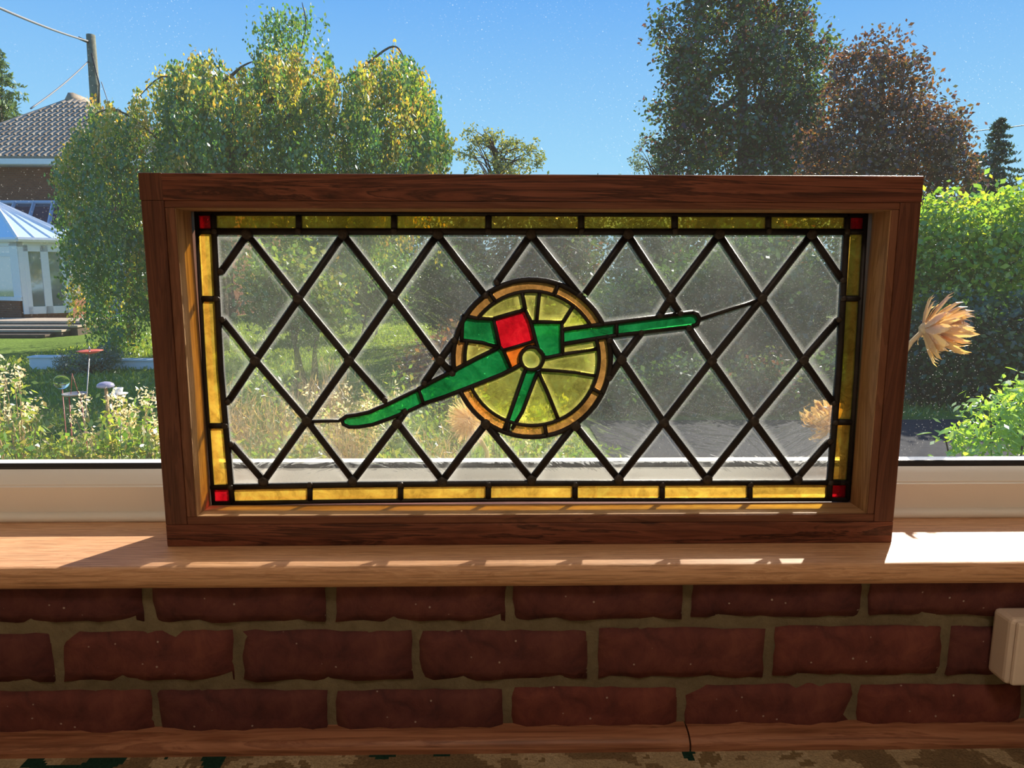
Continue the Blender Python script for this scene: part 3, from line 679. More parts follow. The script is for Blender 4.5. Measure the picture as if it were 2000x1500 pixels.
for kind, w, t in CAMES:
    pl = pairs(t)
    o = link('lead_came', came(pl, w/1000, TH[kind] + 0.0002*(len(nodes) % 4)), MT['lead'], panel, True)
    if kind == 'lattice':
        for p in pl: nodes[(round(p[0]/0.012), round(p[1]/0.012))] = p
    if kind == 'divider':
        for p in pl: nodes[(round(p[0]/0.012), round(p[1]/0.012))] = p
# solder blobs where the cames meet
def blob_mesh(seed):
    rnd = random.Random(seed); V = []; F = []; s = 10
    for r, y in ((1.0, 0.0), (0.93, -0.0016), (0.62, -0.0028)):
        for k in range(s):
            a = 2*math.pi*k/s; rr = 0.0066*r*(1+rnd.uniform(-0.12, 0.12)); V.append((rr*math.cos(a), y, rr*math.sin(a)))
    for i in range(2):
        for k in range(s): F.append((i*s+k, i*s+(k+1) % s, (i+1)*s+(k+1) % s, (i+1)*s+k))
    F.append(tuple(2*s+k for k in range(s))); F.append(tuple(range(s))[::-1])
    me = mesh('solder_joint', V, F); me.materials.append(MT['solder']); me.polygons.foreach_set('use_smooth', [True]*len(me.polygons)); return me
BL = [blob_mesh(i) for i in range(3)]
done_ = []
for i, p in enumerate(nodes.values()):
    if any(math.hypot(p[0]-q_[0], p[1]-q_[1]) < 0.011 for q_ in done_): continue
    if abs(p[0]) > 0.405 or p[1] < 0.045 or p[1] > 0.40: continue
    done_.append(p)
    o = bpy.data.objects.new('solder_joint', BL[i % 3]); col.objects.link(o); o.parent = panel; o.matrix_parent_inverse = PW(panel).inverted()
    full = sum(1 for k_, w_, t_ in CAMES if k_ == 'lattice' and any(math.hypot(a_-p[0], b_-p[1]) < 0.006 for a_, b_ in pairs(t_))) > 1
    o.scale = (1, 1, 1) if full else (0.62, 0.8, 0.62)
    o.location = (p[0], PY-0.0032, p[1]); o.rotation_euler = (0, i*1.3, 0)
# ------------------------------------------------------------------ the garden
GZ = -1.27
rng = np.random.default_rng(11)
def groundmat():
    m = Mat('lawn_ground'); v = m.coord(); n1 = m.noise(v, 0.6, 5); n2 = m.noise(v, 14, 4, 0.7)
    c = m.ramp(n1, [(0.3, (0.10, 0.16, 0.025)), (0.6, (0.17, 0.26, 0.04)), (0.8, (0.24, 0.26, 0.07))])
    c = m.mix(0.5, c, m.ramp(n2, [(0.3, (0.4, 0.4, 0.4)), (0.7, (1.2, 1.2, 1.2))]), 'MULTIPLY')
    return m.done(m.bsdf(c, 0.95, m.bump(n2, 0.8, 0.05), 0.1))
MT['lawn'] = groundmat()
MT['soil'] = plain('dark_soil', (0.05, 0.036, 0.025), 0.95, 0.1, 0.4, 12)
MT['asphalt'] = plain('grey_asphalt', (0.035, 0.037, 0.043), 0.95, 0.08, 0.25, 30)
MT['bark'] = plain('grey_bark', (0.11, 0.09, 0.07), 0.9, 0.1, 0.5, 14)
MT['twig'] = plain('dark_twig', (0.07, 0.05, 0.04), 0.9, 0.1, 0.3, 14)
MT['white'] = plain('white_paint', (0.80, 0.80, 0.80), 0.45, 0.4, 0.03)
MT['drystem'] = plain('dry_stem', (0.42, 0.29, 0.15), 0.8, 0.2, 0.2, 40)
LF = {
 'birch': leafmat('birch_leaf', [(0.034, 0.109, 0.034), (0.062, 0.171, 0.039), (0.109, 0.232, 0.039), (0.070, 0.165, 0.040), (0.130, 0.225, 0.042), (0.330, 0.330, 0.046)], 0.5),
 'gum': leafmat('sweetgum_leaf', [(0.03, 0.075, 0.03), (0.05, 0.11, 0.035), (0.16, 0.20, 0.04), (0.039, 0.085, 0.037), (0.078, 0.139, 0.039), (0.078, 0.034, 0.037), (0.171, 0.062, 0.039)], 0.38),
 'copper': leafmat('copper_leaf', [(0.037, 0.025, 0.028), (0.078, 0.037, 0.031), (0.202, 0.078, 0.039), (0.062, 0.078, 0.031), (0.341, 0.132, 0.046)], 0.4),
 'conifer': leafmat('conifer_needle', [(0.016, 0.037, 0.025), (0.034, 0.070, 0.037), (0.054, 0.093, 0.039)], 0.25),
 'bright': leafmat('bright_leaf', [(0.093, 0.217, 0.031), (0.186, 0.341, 0.039), (0.310, 0.434, 0.046), (0.527, 0.527, 0.046)], 0.55),
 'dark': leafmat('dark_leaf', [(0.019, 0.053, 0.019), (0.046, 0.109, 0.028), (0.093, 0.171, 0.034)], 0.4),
 'border': leafmat('border_leaf', [(0.078, 0.186, 0.031), (0.171, 0.310, 0.046), (0.341, 0.403, 0.062), (0.310, 0.232, 0.093)], 0.5),
 'dry': leafmat('dry_leaf', [(0.341, 0.217, 0.109), (0.527, 0.357, 0.171), (0.248, 0.155, 0.078), (0.698, 0.542, 0.310)], 0.4),
 'yellowbirch': leafmat('yellow_birch_leaf', [(0.10, 0.20, 0.03), (0.24, 0.30, 0.04), (0.42, 0.38, 0.05), (0.50, 0.36, 0.05), (0.46, 0.24, 0.05)], 0.5),
 'greenfir': leafmat('fir_needle', [(0.06, 0.11, 0.05), (0.10, 0.17, 0.07), (0.16, 0.22, 0.09)], 0.4),
 'sparse': leafmat('sparse_leaf', [(0.093, 0.139, 0.046), (0.217, 0.248, 0.062), (0.341, 0.310, 0.078)], 0.4),
 'laurel': leafmat('laurel_leaf', [(0.155, 0.310, 0.046), (0.279, 0.465, 0.062), (0.434, 0.558, 0.093)], 0.5, 0.5),
 'grey': leafmat('greygreen_leaf', [(0.093, 0.132, 0.093), (0.155, 0.202, 0.139), (0.232, 0.264, 0.171)], 0.35),
 'fluff': leafmat('pale_seed_fluff', [(0.930, 0.775, 0.589), (1.163, 1.023, 0.806), (0.651, 0.465, 0.341)], 0.5),
}
def leaves(name, C_, size, mat, parent, asp=0.55, hang=0.0, stuff=True, var=0.35):
    C_ = np.asarray(C_, float); n = len(C_)
    u = rng.normal(size=(n, 3)); u[:, 2] -= hang*2.2
    u /= np.linalg.norm(u, axis=1)[:, None]
    w = rng.normal(size=(n, 3)); v = np.cross(u, w); v /= np.linalg.norm(v, axis=1)[:, None]
    s = size*(1+rng.uniform(-var, var, n))[:, None]
    V = np.empty((n, 4, 3)); V[:, 0] = C_+u*s*0.5; V[:, 1] = C_+v*s*asp*0.5; V[:, 2] = C_-u*s*0.5; V[:, 3] = C_-v*s*asp*0.5
    me = bpy.data.meshes.new(name)
    me.vertices.add(4*n); me.vertices.foreach_set('co', V.ravel())
    me.loops.add(4*n); me.loops.foreach_set('vertex_index', np.arange(4*n, dtype=np.int32))
    me.polygons.add(n); me.polygons.foreach_set('loop_start', np.arange(0, 4*n, 4, dtype=np.int32))
    me.update(calc_edges=True)
    o = link(name, me, mat, parent)
    if stuff: o['kind'] = 'stuff'
    return o
def in_blob(n, c, r):
    p = rng.normal(size=(n, 3)); p /= np.linalg.norm(p, axis=1)[:, None]
    p *= (rng.uniform(0.25, 1, n)**(1/2.4))[:, None]
    return np.array(c)+p*np.array(r)
def clumps(blobs, ncl, per, sig):
    """leaf positions gathered in clusters inside the given ellipsoids"""
    vol = np.array([r[0]*r[1]*r[2] for c, r in blobs])**0.8; vol /= vol.sum(); out = []
    for (c, r), f_ in zip(blobs, vol):
        k = max(3, int(ncl*f_)); cc = in_blob(k, c, r)
        out.append((cc[:, None, :]+rng.normal(size=(k, per, 3))*np.array(sig)).reshape(-1, 3))
    return np.concatenate(out)
def pxblob(px, py, Y, rx, ry, depth):
    """ellipsoid centred on the view line of a pixel, radii given in pixels at that distance"""
    k = (Y-CAM.y)/FPX; c = at(px, py, Y); return (tuple(c), (rx*k, depth, ry*k))
def tree(name, label, cat, base, blobs, ncl, per, sig, size, mat, trunk=0.2, group=None, hang=0.0, nbr=7, asp=0.6, bark='bark'):
    t = empty(name, base); tag(t, label, cat, group)
    top = max(blobs, key=lambda b: b[0][2]); cen = np.mean([b[0] for b in blobs], axis=0)
    b0 = Vector(base); mid = Vector((b0.x+0.15*(cen[0]-b0.x), b0.y, b0.z+0.45*(cen[2]-b0.z))); hi = Vector(top[0])
    tube('trunk', [b0-Vector((0, 0, 0.1)), b0+Vector((0, 0, 0.3)), mid, Vector(cen), hi], [trunk*1.3, trunk, trunk*0.8, trunk*0.5, trunk*0.12], MT[bark], t, 8)
    for i in range(nbr):
        c, r = blobs[i % len(blobs)]
        e = Vector(in_blob(1, c, [x*0.85 for x in r])[0]); s = mid.lerp(Vector(cen), 0.15+0.85*random.random())
        m_ = s.lerp(e, 0.5)+Vector((0, 0, 0.12*(e-s).length))
        tube('branch', [s, m_, e], [trunk*0.35, trunk*0.22, trunk*0.05], MT[bark], t, 5)
    leaves('foliage', clumps(blobs, ncl, per, sig), size, mat, t, asp, hang)
    return t
random.seed(5)

gr = struct(box('ground', (-60, 0.20, GZ-0.3), (60, 90, GZ), MT['lawn']))
struct(box('driveway', (0.9, 4.2, GZ-0.05), (30, 6.75, GZ+0.012), MT['asphalt']))
struct(box('flower_bed', (-4.2, 0.9, GZ-0.05), (0.9, 4.6, GZ+0.03), MT['soil']))

# grass blades standing on the lawn
n = 60000
gx = rng.uniform(-9, 6, n); gy = rng.uniform(4.7, 24, n)
gpos = np.stack([gx, gy, np.full(n, GZ+0.03)], 1)
gpos = gpos[~((gx > 0.8) & (gy < 6.85))]
gb = leaves('lawn_grass', gpos, 0.09, leafmat('grass_blade', [(0.14, 0.24, 0.03), (0.22, 0.32, 0.04), (0.33, 0.36, 0.07)], 0.5), gr, 0.22, -1.0)

# ---- neighbour's house
hs = empty('house', at(140, 600, 26))
tag(hs, 'brick house with brown pantile hipped roof and white eaves', 'house')
def housebrick():
    m = Mat('house_brick'); v = m.coord('Object', (1, 1, 1)); b = m.n('TexBrick', Scale=4.0)
    sw = m.coord('Object', (1, 1, 1), (R(90), 0, 0)); m.t.links.new(sw.outputs[0], b.inputs['Vector'])
    m.set(b, 'Color1', (0.20, 0.075, 0.045)); m.set(b, 'Color2', (0.26, 0.10, 0.055)); m.set(b, 'Mortar', (0.22, 0.15, 0.11))
    n1 = m.noise(v, 3, 4)
    c = m.mix(0.4, b.outputs['Color'], m.ramp(n1, [(0.3, (0.5, 0.5, 0.5)), (0.7, (1, 1, 1))]), 'MULTIPLY')
    return m.done(m.bsdf(c, 0.9, spec=0.1))
MT['housebrick'] = housebrick()
MT['tile'] = None
_m = Mat('pantile'); _oi = _m.n('ObjectInfo'); _n = _m.noise(_m.coord('Object'), 9, 4)
_c = _m.mix(0.6, _m.ramp(_oi.outputs['Random'], [(0, (0.24, 0.17, 0.12)), (0.5, (0.32, 0.24, 0.17)), (1, (0.40, 0.33, 0.26))]), _m.ramp(_n, [(0.3, (0.5, 0.5, 0.48)), (0.7, (1.1, 1.1, 1.05))]), 'MULTIPLY')
MT['tile'] = _m.done(_m.bsdf(_c, 0.75, spec=0.3))
EY, AY = 24.6, 29.5
eL, eR, ap = at(-175, 310, EY), at(455, 325, EY), at(140, 196, AY)
eR.z = eL.z = at(100, 312, EY).z
wz0 = GZ
box('wall', (eL.x+0.4, EY+0.5, wz0), (eR.x-0.4, EY+9, eL.z+0.1), MT['housebrick'], hs)
rf_ = slab('roof', [eL, eR, ap], 0.12, MT['tile'], hs)
rb_ = ap+Vector((0, 6, 0))
slab('roof_side', [eL, ap, rb_, Vector((eL.x, EY+14, eL.z))], 0.12, MT['tile'], hs)
slab('roof_side', [ap, eR, Vector((eR.x, EY+14, eR.z)), rb_], 0.12, MT['tile'], hs)
tube('hip_ridge', [eL, ap], 0.12, MT['tile'], hs); tube('hip_ridge', [eR, ap], 0.12, MT['tile'], hs)
tube('ridge_end', [ap-Vector((0, 0.3, 0.12)), ap+Vector((0, 0, 0.12)), ap+Vector((0, 1, 0.12))], [0.12, 0.2, 0.2], MT['tile'], hs)
box('fascia', (eL.x, EY-0.12, eL.z-0.16), (eR.x, EY+0.02, eL.z+0.02), MT['white'], hs)
box('soffit', (eL.x, EY, eL.z-0.18), (eR.x, EY+0.55, eL.z-0.13), MT['white'], hs)
ex = Vector((1, 0, 0)); sl = (Vector((ap.x, AY, ap.z))-Vector((ap.x, EY, eL.z))); SL = sl.length; sl.normalize(); nm = ex.cross(sl).normalized()
if nm.z < 0: nm = -nm
tw, tl_ = 0.215, 0.46
V = []
for j, (t_, lift) in enumerate(((0.0, 0.05), (1.08, 0.0))):
    for th_ in (0.0, 0.02):
        for i in range(7):
            u_ = i/6
            V.append(ex*(u_*tw) + sl*(t_*tl_) + nm*(lift + th_ + 0.11*math.sin(math.pi*min(1, u_*1.35))**1.5 if u_*1.35 < 1 else lift + th_ - 0.012*math.sin(math.pi*(u_*1.35-1)/0.35)))
F = []
for i in range(6):
    F += [(7+i, 7+i+1, 21+i+1, 21+i), (i, 14+i, 14+i+1, i+1), (i, i+1, 7+i+1, 7+i)]
tme = mesh('roof_tile', V, F); tme.materials.append(MT['tile'])
xv0, xv1 = at(-30, 300, 27).x, at(215, 300, 27).x
rows = int(SL/tl_)
for r_ in range(rows):
    t_ = r_*tl_/SL; xa = eL.x + (ap.x-eL.x)*(t_+0.03); xb = eR.x + (ap.x-eR.x)*(t_+0.03)
    k0 = int(math.ceil(max(xa, xv0)/tw)); k1 = int(min(xb, xv1)/tw)
    for k in range(k0, k1):
        o = bpy.data.objects.new('roof_tile', tme); col.objects.link(o); o.parent = rf_
        o.matrix_parent_inverse = PW(hs).inverted() if False else Matrix.Identity(4)
        p = Vector((k*tw, EY, eL.z)) + sl*(r_*tl_) - hs.location*0
        o.location = p + nm*0.005
        o.parent = rf_
# ---- lean-to with dark glazed roof behind the conservatory
lt = empty('lean_to', at(70, 600, 23)); tag(lt, 'lean-to against the house with dark glazed roof and pale bars', 'lean-to')
MT['dglass'] = plain('dark_roof_glass', (0.03, 0.05, 0.09), 0.12, 0.6, 0.2, 2)
MT['bar'] = plain('pale_blue_bar', (0.55, 0.60, 0.72), 0.4, 0.4, 0.05)
tops = [at(x, 399, 24.9) for x in (-70, -20, 30, 68, 105, 150)]; bots = [at(x, 452, 22.0) for x in (-95, -48, 10, 52, 95, 142)]
for i in range(5): slab('roof_pane', [bots[i], bots[i+1], tops[i+1], tops[i]], 0.03, MT['dglass'], lt)
for a, b in zip(tops, bots): tube('bar', [a+Vector((0, -0.04, 0.04)), b+Vector((0, -0.04, 0.04))], 0.06, MT['bar'], lt, 4, False)
tube('head_bar', [tops[0]+Vector((0, -0.04, 0.04)), tops[-1]+Vector((0, -0.04, 0.04))], 0.09, MT['bar'], lt, 4, False)
tube('gutter', [bots[0], bots[-1]], 0.08, MT['white'], lt, 5, False)
box('wall', (bots[0].x, 22.1, GZ), (bots[-1].x, 25.0, bots[0].z), MT['white'], lt)

# ---- conservatory
cv = empty('conservatory', at(60, 618, 20)); tag(cv, 'white conservatory with conical glazed roof and double glass doors', 'conservatory')
_m = Mat('conservatory_glass'); _fr = _m.n('Fresnel', IOR=1.5)
MT['cglass'] = _m.done(_m.mixs(0.35, _m.bsdf((0.30, 0.30, 0.27), 0.2, spec=0.5), _m.n('BsdfGlossy', Roughness=0.05, Color=(0.8, 0.85, 0.9))))
_m = Mat('roof_polycarbonate')
MT['poly'] = _m.done(_m.mixs(0.22, _m.bsdf((0.72, 0.82, 0.84), 0.3, spec=0.4), _m.n('BsdfGlossy', Roughness=0.15, Color=(0.8, 0.9, 1.0))))
ez, fz = at(40, 468, 19).z, at(40, 617, 19).z
plan = [at(-160, 560, 20.6), at(42, 560, 18.9), at(138, 560, 19.7), at(168, 560, 21.0), at(165, 560, 21.85)]
plan = [Vector((p.x, p.y, 0)) for p in plan]
apx = at(-13, 394, 21.3)
def zq(p, z): return Vector((p.x, p.y, z))
out_ = [p + (p-Vector((apx.x, apx.y, 0))).normalized()*0.14 for p in plan]
for i in range(4):
    a, b = plan[i], plan[i+1]; oa, ob_ = out_[i], out_[i+1]
    nb = 3
    for k in range(nb):
        q0, q1 = oa.lerp(ob_, k/nb), oa.lerp(ob_, (k+1)/nb)
        slab('roof_pane', [zq(q0, ez), zq(q1, ez), apx.copy(), ], 0.03, MT['poly'], cv)
        tube('roof_bar', [zq(q0, ez+0.02), apx+Vector((0, 0, 0.03))], 0.035 if k else 0.05, MT['white'], cv, 4, False)
    tube('eaves_gutter', [zq(oa, ez), zq(ob_, ez)], 0.07, MT['white'], cv, 6, False)
def wallpart(name, a, b, u0, u1, z0, z1, th, mat, off=0.0):
    n_ = (b-a).cross(Vector((0, 0, 1))).normalized(); d_ = b-a
    p = [a+d_*u0, a+d_*u1]
    p = [q_+n_*(-off) if n_.y > 0 else q_+n_*off for q_ in p]
    return slab(name, [zq(p[0], z0), zq(p[0], z1), zq(p[1], z1), zq(p[1], z0)], th, mat, cv)
# window facet left of the doors
a, b = plan[0], plan[1]; zs = at(20, 584, 18.9).z; ztr = at(20, 497, 18.9).z; ztop = ez-0.05
wallpart('dwarf_wall', a, b, 0, 0.97, GZ, zs-0.04, 0.2, MT['housebrick'])
wallpart('cill', a, b, 0, 1.0, zs-0.05, zs+0.05, 0.1, MT['white'], 0.05)
wallpart('window_pane', a, b, 0.02, 0.98, zs, ztop, 0.03, MT['cglass'], -0.04)
for u in (0.0, 0.33, 0.62, 0.93): wallpart('mullion', a, b, u, u+0.07, zs, ztop, 0.09, MT['white'], 0.02)
wallpart('transom', a, b, 0, 1, ztr-0.05, ztr+0.05, 0.07, MT['white'], 0.01)
wallpart('head_rail', a, b, 0, 1, ztop-0.12, ztop+0.06, 0.1, MT['white'], 0.02)
# door facet
a, b = plan[1], plan[2]; zd0 = fz+0.05
wallpart('threshold', a, b, 0, 1, GZ, zd0, 0.2, MT['housebrick'])
wallpart('head_rail', a, b, 0, 1, ztop-0.14, ztop+0.06, 0.1, MT['white'], 0.02)
for u0, u1 in ((0, 0.10), (0.90, 1.0)): wallpart('post', a, b, u0, u1, zd0, ztop, 0.1, MT['white'], 0.02)
for u0, u1 in ((0.10, 0.50), (0.50, 0.90)):
    lf = wallpart('door', a, b, u0+0.085, u1-0.055, zd0+0.2, ztop-0.2, 0.03, MT['cglass'], -0.02)
    for v0, v1, z0, z1 in ((u0, u0+0.09, zd0, ztop-0.1), (u1-0.06, u1, zd0, ztop-0.1), (u0, u1, zd0, zd0+0.2), (u0, u1, ztop-0.26, ztop-0.1)):
        wallpart('door_frame', a, b, v0, v1, z0, z1, 0.07, MT['white'], 0.03)
# right facet
a, b = plan[2], plan[3]
wallpart('dwarf_wall', a, b, 0, 1, GZ, zs-0.04, 0.2, MT['housebrick'])
wallpart('cill', a, b, 0, 1.0, zs-0.05, zs+0.05, 0.1, MT['white'], 0.05)
wallpart('window_pane', a, b, 0.02, 0.98, zs, ztop, 0.03, MT['cglass'], -0.04)
for u in (0.0, 0.45, 0.9): wallpart('mullion', a, b, u, u+0.1, zs, ztop, 0.09, MT['white'], 0.02)

# ---- timber terrace and steps in front of the conservatory
tc = empty('terrace_steps', at(60, 660, 17)); tag(tc, 'dark timber terrace with three steps below the conservatory', 'steps')
MT['deck'] = wood('weathered_deck', (0.05, 0.035, 0.025), (0.10, 0.07, 0.05), (0.15, 0.11, 0.08), 'x', 0.8)
MT['decktop'] = wood('pale_deck', (0.35, 0.27, 0.2), (0.45, 0.36, 0.27), (0.5, 0.42, 0.33), 'x', 0.8)
yf = 17.6; zt0 = at(60, 627, yf).z; n_st = 3; xr = at(166, 630, yf).x; xl = at(-150, 630, yf).x
box('terrace_deck', (xl, yf, zt0-0.06), (xr, 18.86, zt0), MT['decktop'], tc)
box('terrace_base', (xl+0.05, yf+0.06, GZ), (xr-0.05, 18.84, zt0-0.06), MT['deck'], tc)
for i in range(n_st):
    zt_ = zt0-(i+1)*(zt0-GZ)/(n_st+1)
    box('step_tread', (xl, yf-0.34*(i+1), zt_-0.05), (xr-0.2*i, yf-0.34*i+0.03, zt_), MT['decktop'] if i < 2 else MT['deck'], tc)
    box('step_riser', (xl, yf-0.34*(i+1)+0.04, GZ), (xr-0.2*i-0.03, yf-0.34*i+0.02, zt_-0.05), MT['deck'], tc)

# ---- utility pole and wires
pl = empty('utility_pole', Vector((at(190, 500, 41).x, 41, GZ))); tag(pl, 'tall weathered wooden utility pole behind the house roof', 'utility pole')
pt, pb = at(177, 68, 41), at(188, 220, 41)
dv = (pb-pt); base_p = pt + dv*((GZ-pt.z)/dv.z)
tube('pole', [base_p, pb, pt], [0.33, 0.27, 0.225], plain('weathered_pole', (0.17, 0.17, 0.12), 0.85, 0.15, 0.3, 3), pl, 10)
tube('cable_run', [pt+Vector((0.1, -0.26, -1.0)), pt+Vector((0.38, -0.26, -2.6)), pb+Vector((0.3, -0.3, 0))], 0.04, MT['dark'], pl, 5)
tube('insulator', [at(153, 74, 40.6), at(172, 82, 40.75)], 0.08, MT['dark'], pl, 6)
def wire(a, b, r, sag, name, label, group=None):
    n_ = 14; pts = [a.lerp(b, i/n_)-Vector((0, 0, sag*4*(i/n_)*(1-i/n_))) for i in range(n_+1)]
    tag(tube(name, pts, r, MT['wire'], None, 5), label, 'wire', group)
MT['wire'] = plain('grey_cable', (0.16, 0.16, 0.17), 0.6)
wire(at(172, 80, 40.8), at(-60, -12, 24), 0.05, 0.12, 'overhead_cable', 'thick twisted overhead cable rising away from the utility pole')
wire(at(172, 120, 40.8), at(60, 212, 30), 0.034, 0.1, 'overhead_cable', 'overhead cable dropping from the utility pole to the house roof')
wire(at(198, 160, 41), at(216, 214, 39), 0.024, 0.0, 'overhead_cable', 'thin stay wire beside the utility pole above the birch')
wire(at(2060, 236, 40), at(1860, 260, 40), 0.025, 0.05, 'overhead_cable', 'thin overhead wire passing behind the dark conifers')

# ---- weeping birch
bt = empty('weeping_birch', Vector((at(420, 600, 13.5).x, 13.5, GZ))); tag(bt, 'weeping birch with yellowing leaves hanging in long curtains', 'tree')
prof_x = [120, 145, 190, 240, 290, 330, 380, 430, 470, 500, 545, 600, 650, 700, 735, 765, 800, 830, 852, 862]
prof_y = [300, 235, 215, 205, 165, 125, 112, 118, 150, 118, 95, 100, 118, 135, 115, 92, 115, 160, 205, 260]
bot_x = [120, 150, 220, 280, 330, 420, 600, 740, 800, 850, 862]
bot_y = [330, 640, 720, 690, 600, 570, 560, 540, 470, 350, 290]
Yb = 13.5; kb = (Yb-CAM.y)/FPX
pts = []
ptsy = []
nst = 780
for _ in range(nst):
    # a curtain: several strands falling from one twig
    x0_ = rng.uniform(120, 862); ty = np.interp(x0_, prof_x, prof_y)+8*math.sin(x0_/17.0)+6*math.sin(x0_/6.3); by = np.interp(x0_, bot_x, bot_y)
    f0 = rng.uniform(0, 1)**1.5; y0_ = ty+(by-ty)*f0*0.9; Y0 = Yb+rng.normal()*1.2; wpx = rng.uniform(5, 20)
    if rng.uniform() < 0.22: y0_ -= rng.uniform(5, 30); wpx *= 0.4
    yel = rng.uniform() < (0.6 if f0 < 0.12 else 0.6 if x0_ > 745 else 0.10)
    for s__ in range(int(rng.integers(3, 9))):
        dx_ = rng.normal()*wpx; x = x0_+dx_; y0 = y0_+abs(dx_)**1.3*0.5+rng.uniform(-4, 10); y1 = min(by+rng.uniform(-40, 30), y0+rng.uniform(30, 120))
        if y1 <= y0+4: continue
        Y = Y0+rng.normal()*0.2; m_ = int(8+(y1-y0)/4.0); tt = rng.uniform(0, 1, m_)
        p0 = np.array(at(x, y0, Y)); p1 = np.array(at(x+rng.normal()*6, y1, Y))
        (ptsy if yel else pts).append(p0+(p1-p0)*tt[:, None]+rng.normal(size=(m_, 3))*np.array([0.045, 0.045, 0.05]))
# light tuft at the top
for _ in range(150):
    x = rng.normal(560, 34); y = rng.uniform(30, 105)
    p0 = np.array(at(x, y, Yb+rng.normal()*0.4)); pts.append(p0+rng.normal(size=(7, 3))*np.array([0.05, 0.05, 0.10]))
leaves('foliage', np.concatenate(pts), 0.078, LF['birch'], bt, 0.58, 1.0)
leaves('yellow_foliage', np.concatenate(ptsy), 0.078, LF['yellowbirch'], bt, 0.58, 1.0)
bb = Vector((at(420, 600, Yb).x, Yb, GZ))
tube('trunk', [bb, at(425, 560, Yb), at(440, 420, Yb), at(470, 250, Yb), at(520, 150, Yb)], [0.24, 0.2, 0.17, 0.12, 0.05], MT['bark'], bt, 8)
for ln in ([(440, 400), (400, 250), (330, 150), (270, 190)], [(440, 400), (340, 300), (230, 215), (160, 240)], [(470, 250), (560, 160), (596, 60), (590, 5)], [(450, 330), (600, 200), (690, 145), (760, 93), (785, 105), (795, 150)], [(450, 360), (640, 260), (780, 190), (845, 215)], [(430, 170), (470, 132), (500, 118)]):
    cp = [at(x, y, Yb+random.uniform(-0.4, 0.4)) for x, y in ln]; cp = [cp[0]]+cp+[cp[-1]]; sm = []
    for i in range(1, len(cp)-2):
        for j in range(5):
            t_ = j/5; p0, p1, p2, p3 = cp[i-1:i+3]
            sm.append(0.5*((2*p1)+(p2-p0)*t_+(2*p0-5*p1+4*p2-p3)*t_*t_+(3*p1-p0-3*p2+p3)*t_**3))
    sm.append(cp[-1])
    tube('branch', sm, [0.05-0.044*(i/(len(sm)-1))**0.7 for i in range(len(sm))], MT['bark'], bt, 6)

# ---- tall sweetgum, copper tree
tree('sweetgum_tree', 'tall dark green tree with purplish leaf tips', 'tree', Vector((at(1450, 600, 22).x, 22, GZ)),
     [pxblob(1450, -60, 22, 120, 110, 1.9), pxblob(1440, 60, 22, 150, 120, 2.2), pxblob(1450, 200, 22, 165, 130, 2.4), pxblob(1420, 320, 22, 130, 120, 2.2), pxblob(1540, 130, 22, 70, 110, 1.5), pxblob(1330, 270, 22, 60, 80, 1.4), pxblob(1520, 330, 22, 110, 110, 2)],
     560, 74, 0.21, 0.15, LF['gum'], 0.3)
tree('copper_tree', 'reddish brown copper leaved tree beside the tall green tree', 'tree', Vector((at(1720, 600, 17).x, 17, GZ)),
     [pxblob(1700, 170, 17, 75, 75, 1.2), pxblob(1720, 260, 17, 125, 95, 1.7), pxblob(1760, 350, 17, 120, 90, 1.6), pxblob(1640, 320, 17, 70, 100, 1.4), pxblob(1720, 105, 17, 40, 30, 0.5), pxblob(1805, 300, 17, 60, 75, 1.2)],
     360, 66, 0.17, 0.115, LF['copper'], 0.2)

# ---- conifers
def conifer(name, label, px, ytop, ybot, Y, rpx, mat, n_=9000, size=0.35):
    k = (Y-CAM.y)/FPX; top = at(px, ytop, Y); zb = max(GZ, at(px, ybot, Y).z); t = empty(name, (top.x, Y, GZ)); tag(t, label, 'tree')
    tube('trunk', [Vector((top.x, Y, GZ)), Vector((top.x, Y, top.z-0.2))], [0.3, 0.03], MT['bark'], t, 7)
    H = top.z-zb; pts = []; whorls = 30
    for w in range(whorls):
        f_ = (w+0.3)/whorls; z = top.z-H*f_+random.uniform(-.05, .05); R_ = rpx*k*(0.08+0.92*f_**0.85)
        nb = 5+w//4
        for b_ in range(nb):
            a = 2*math.pi*(b_/nb)+w*0.7+random.uniform(-.2, .2); rr = R_*random.uniform(0.45, 1.2)
            m_ = int(n_/(whorls*9)); tt = rng.uniform(0.05, 1, m_)**0.8
            dz = -0.28*rr*tt+0.12*rr*tt**3
            q_ = np.stack([top.x+rr*tt*math.cos(a), Y+rr*tt*math.sin(a), z+dz+random.uniform(-0.15, 0.15)], 1)+rng.normal(size=(m_, 3))*np.array([0.10, 0.10, 0.05])*size/0.35
            pts.append(q_)
    leaves('foliage', np.concatenate(pts), size, mat, t, 0.35, 0.3)
conifer('conifer', 'dark pointed conifer with layered boughs beyond the bright bushes', 1955, 232, 480, 36, 80, LF['conifer'], 7000, 0.26)
conifer('conifer', 'smaller dark conifer standing left against the pointed conifer', 1905, 300, 480, 42, 50, LF['conifer'], 5000, 0.28)
conifer('conifer', 'pale green conifer behind the hipped house roof', -12, 95, 330, 42, 90, LF['greenfir'], 5200, 0.33)

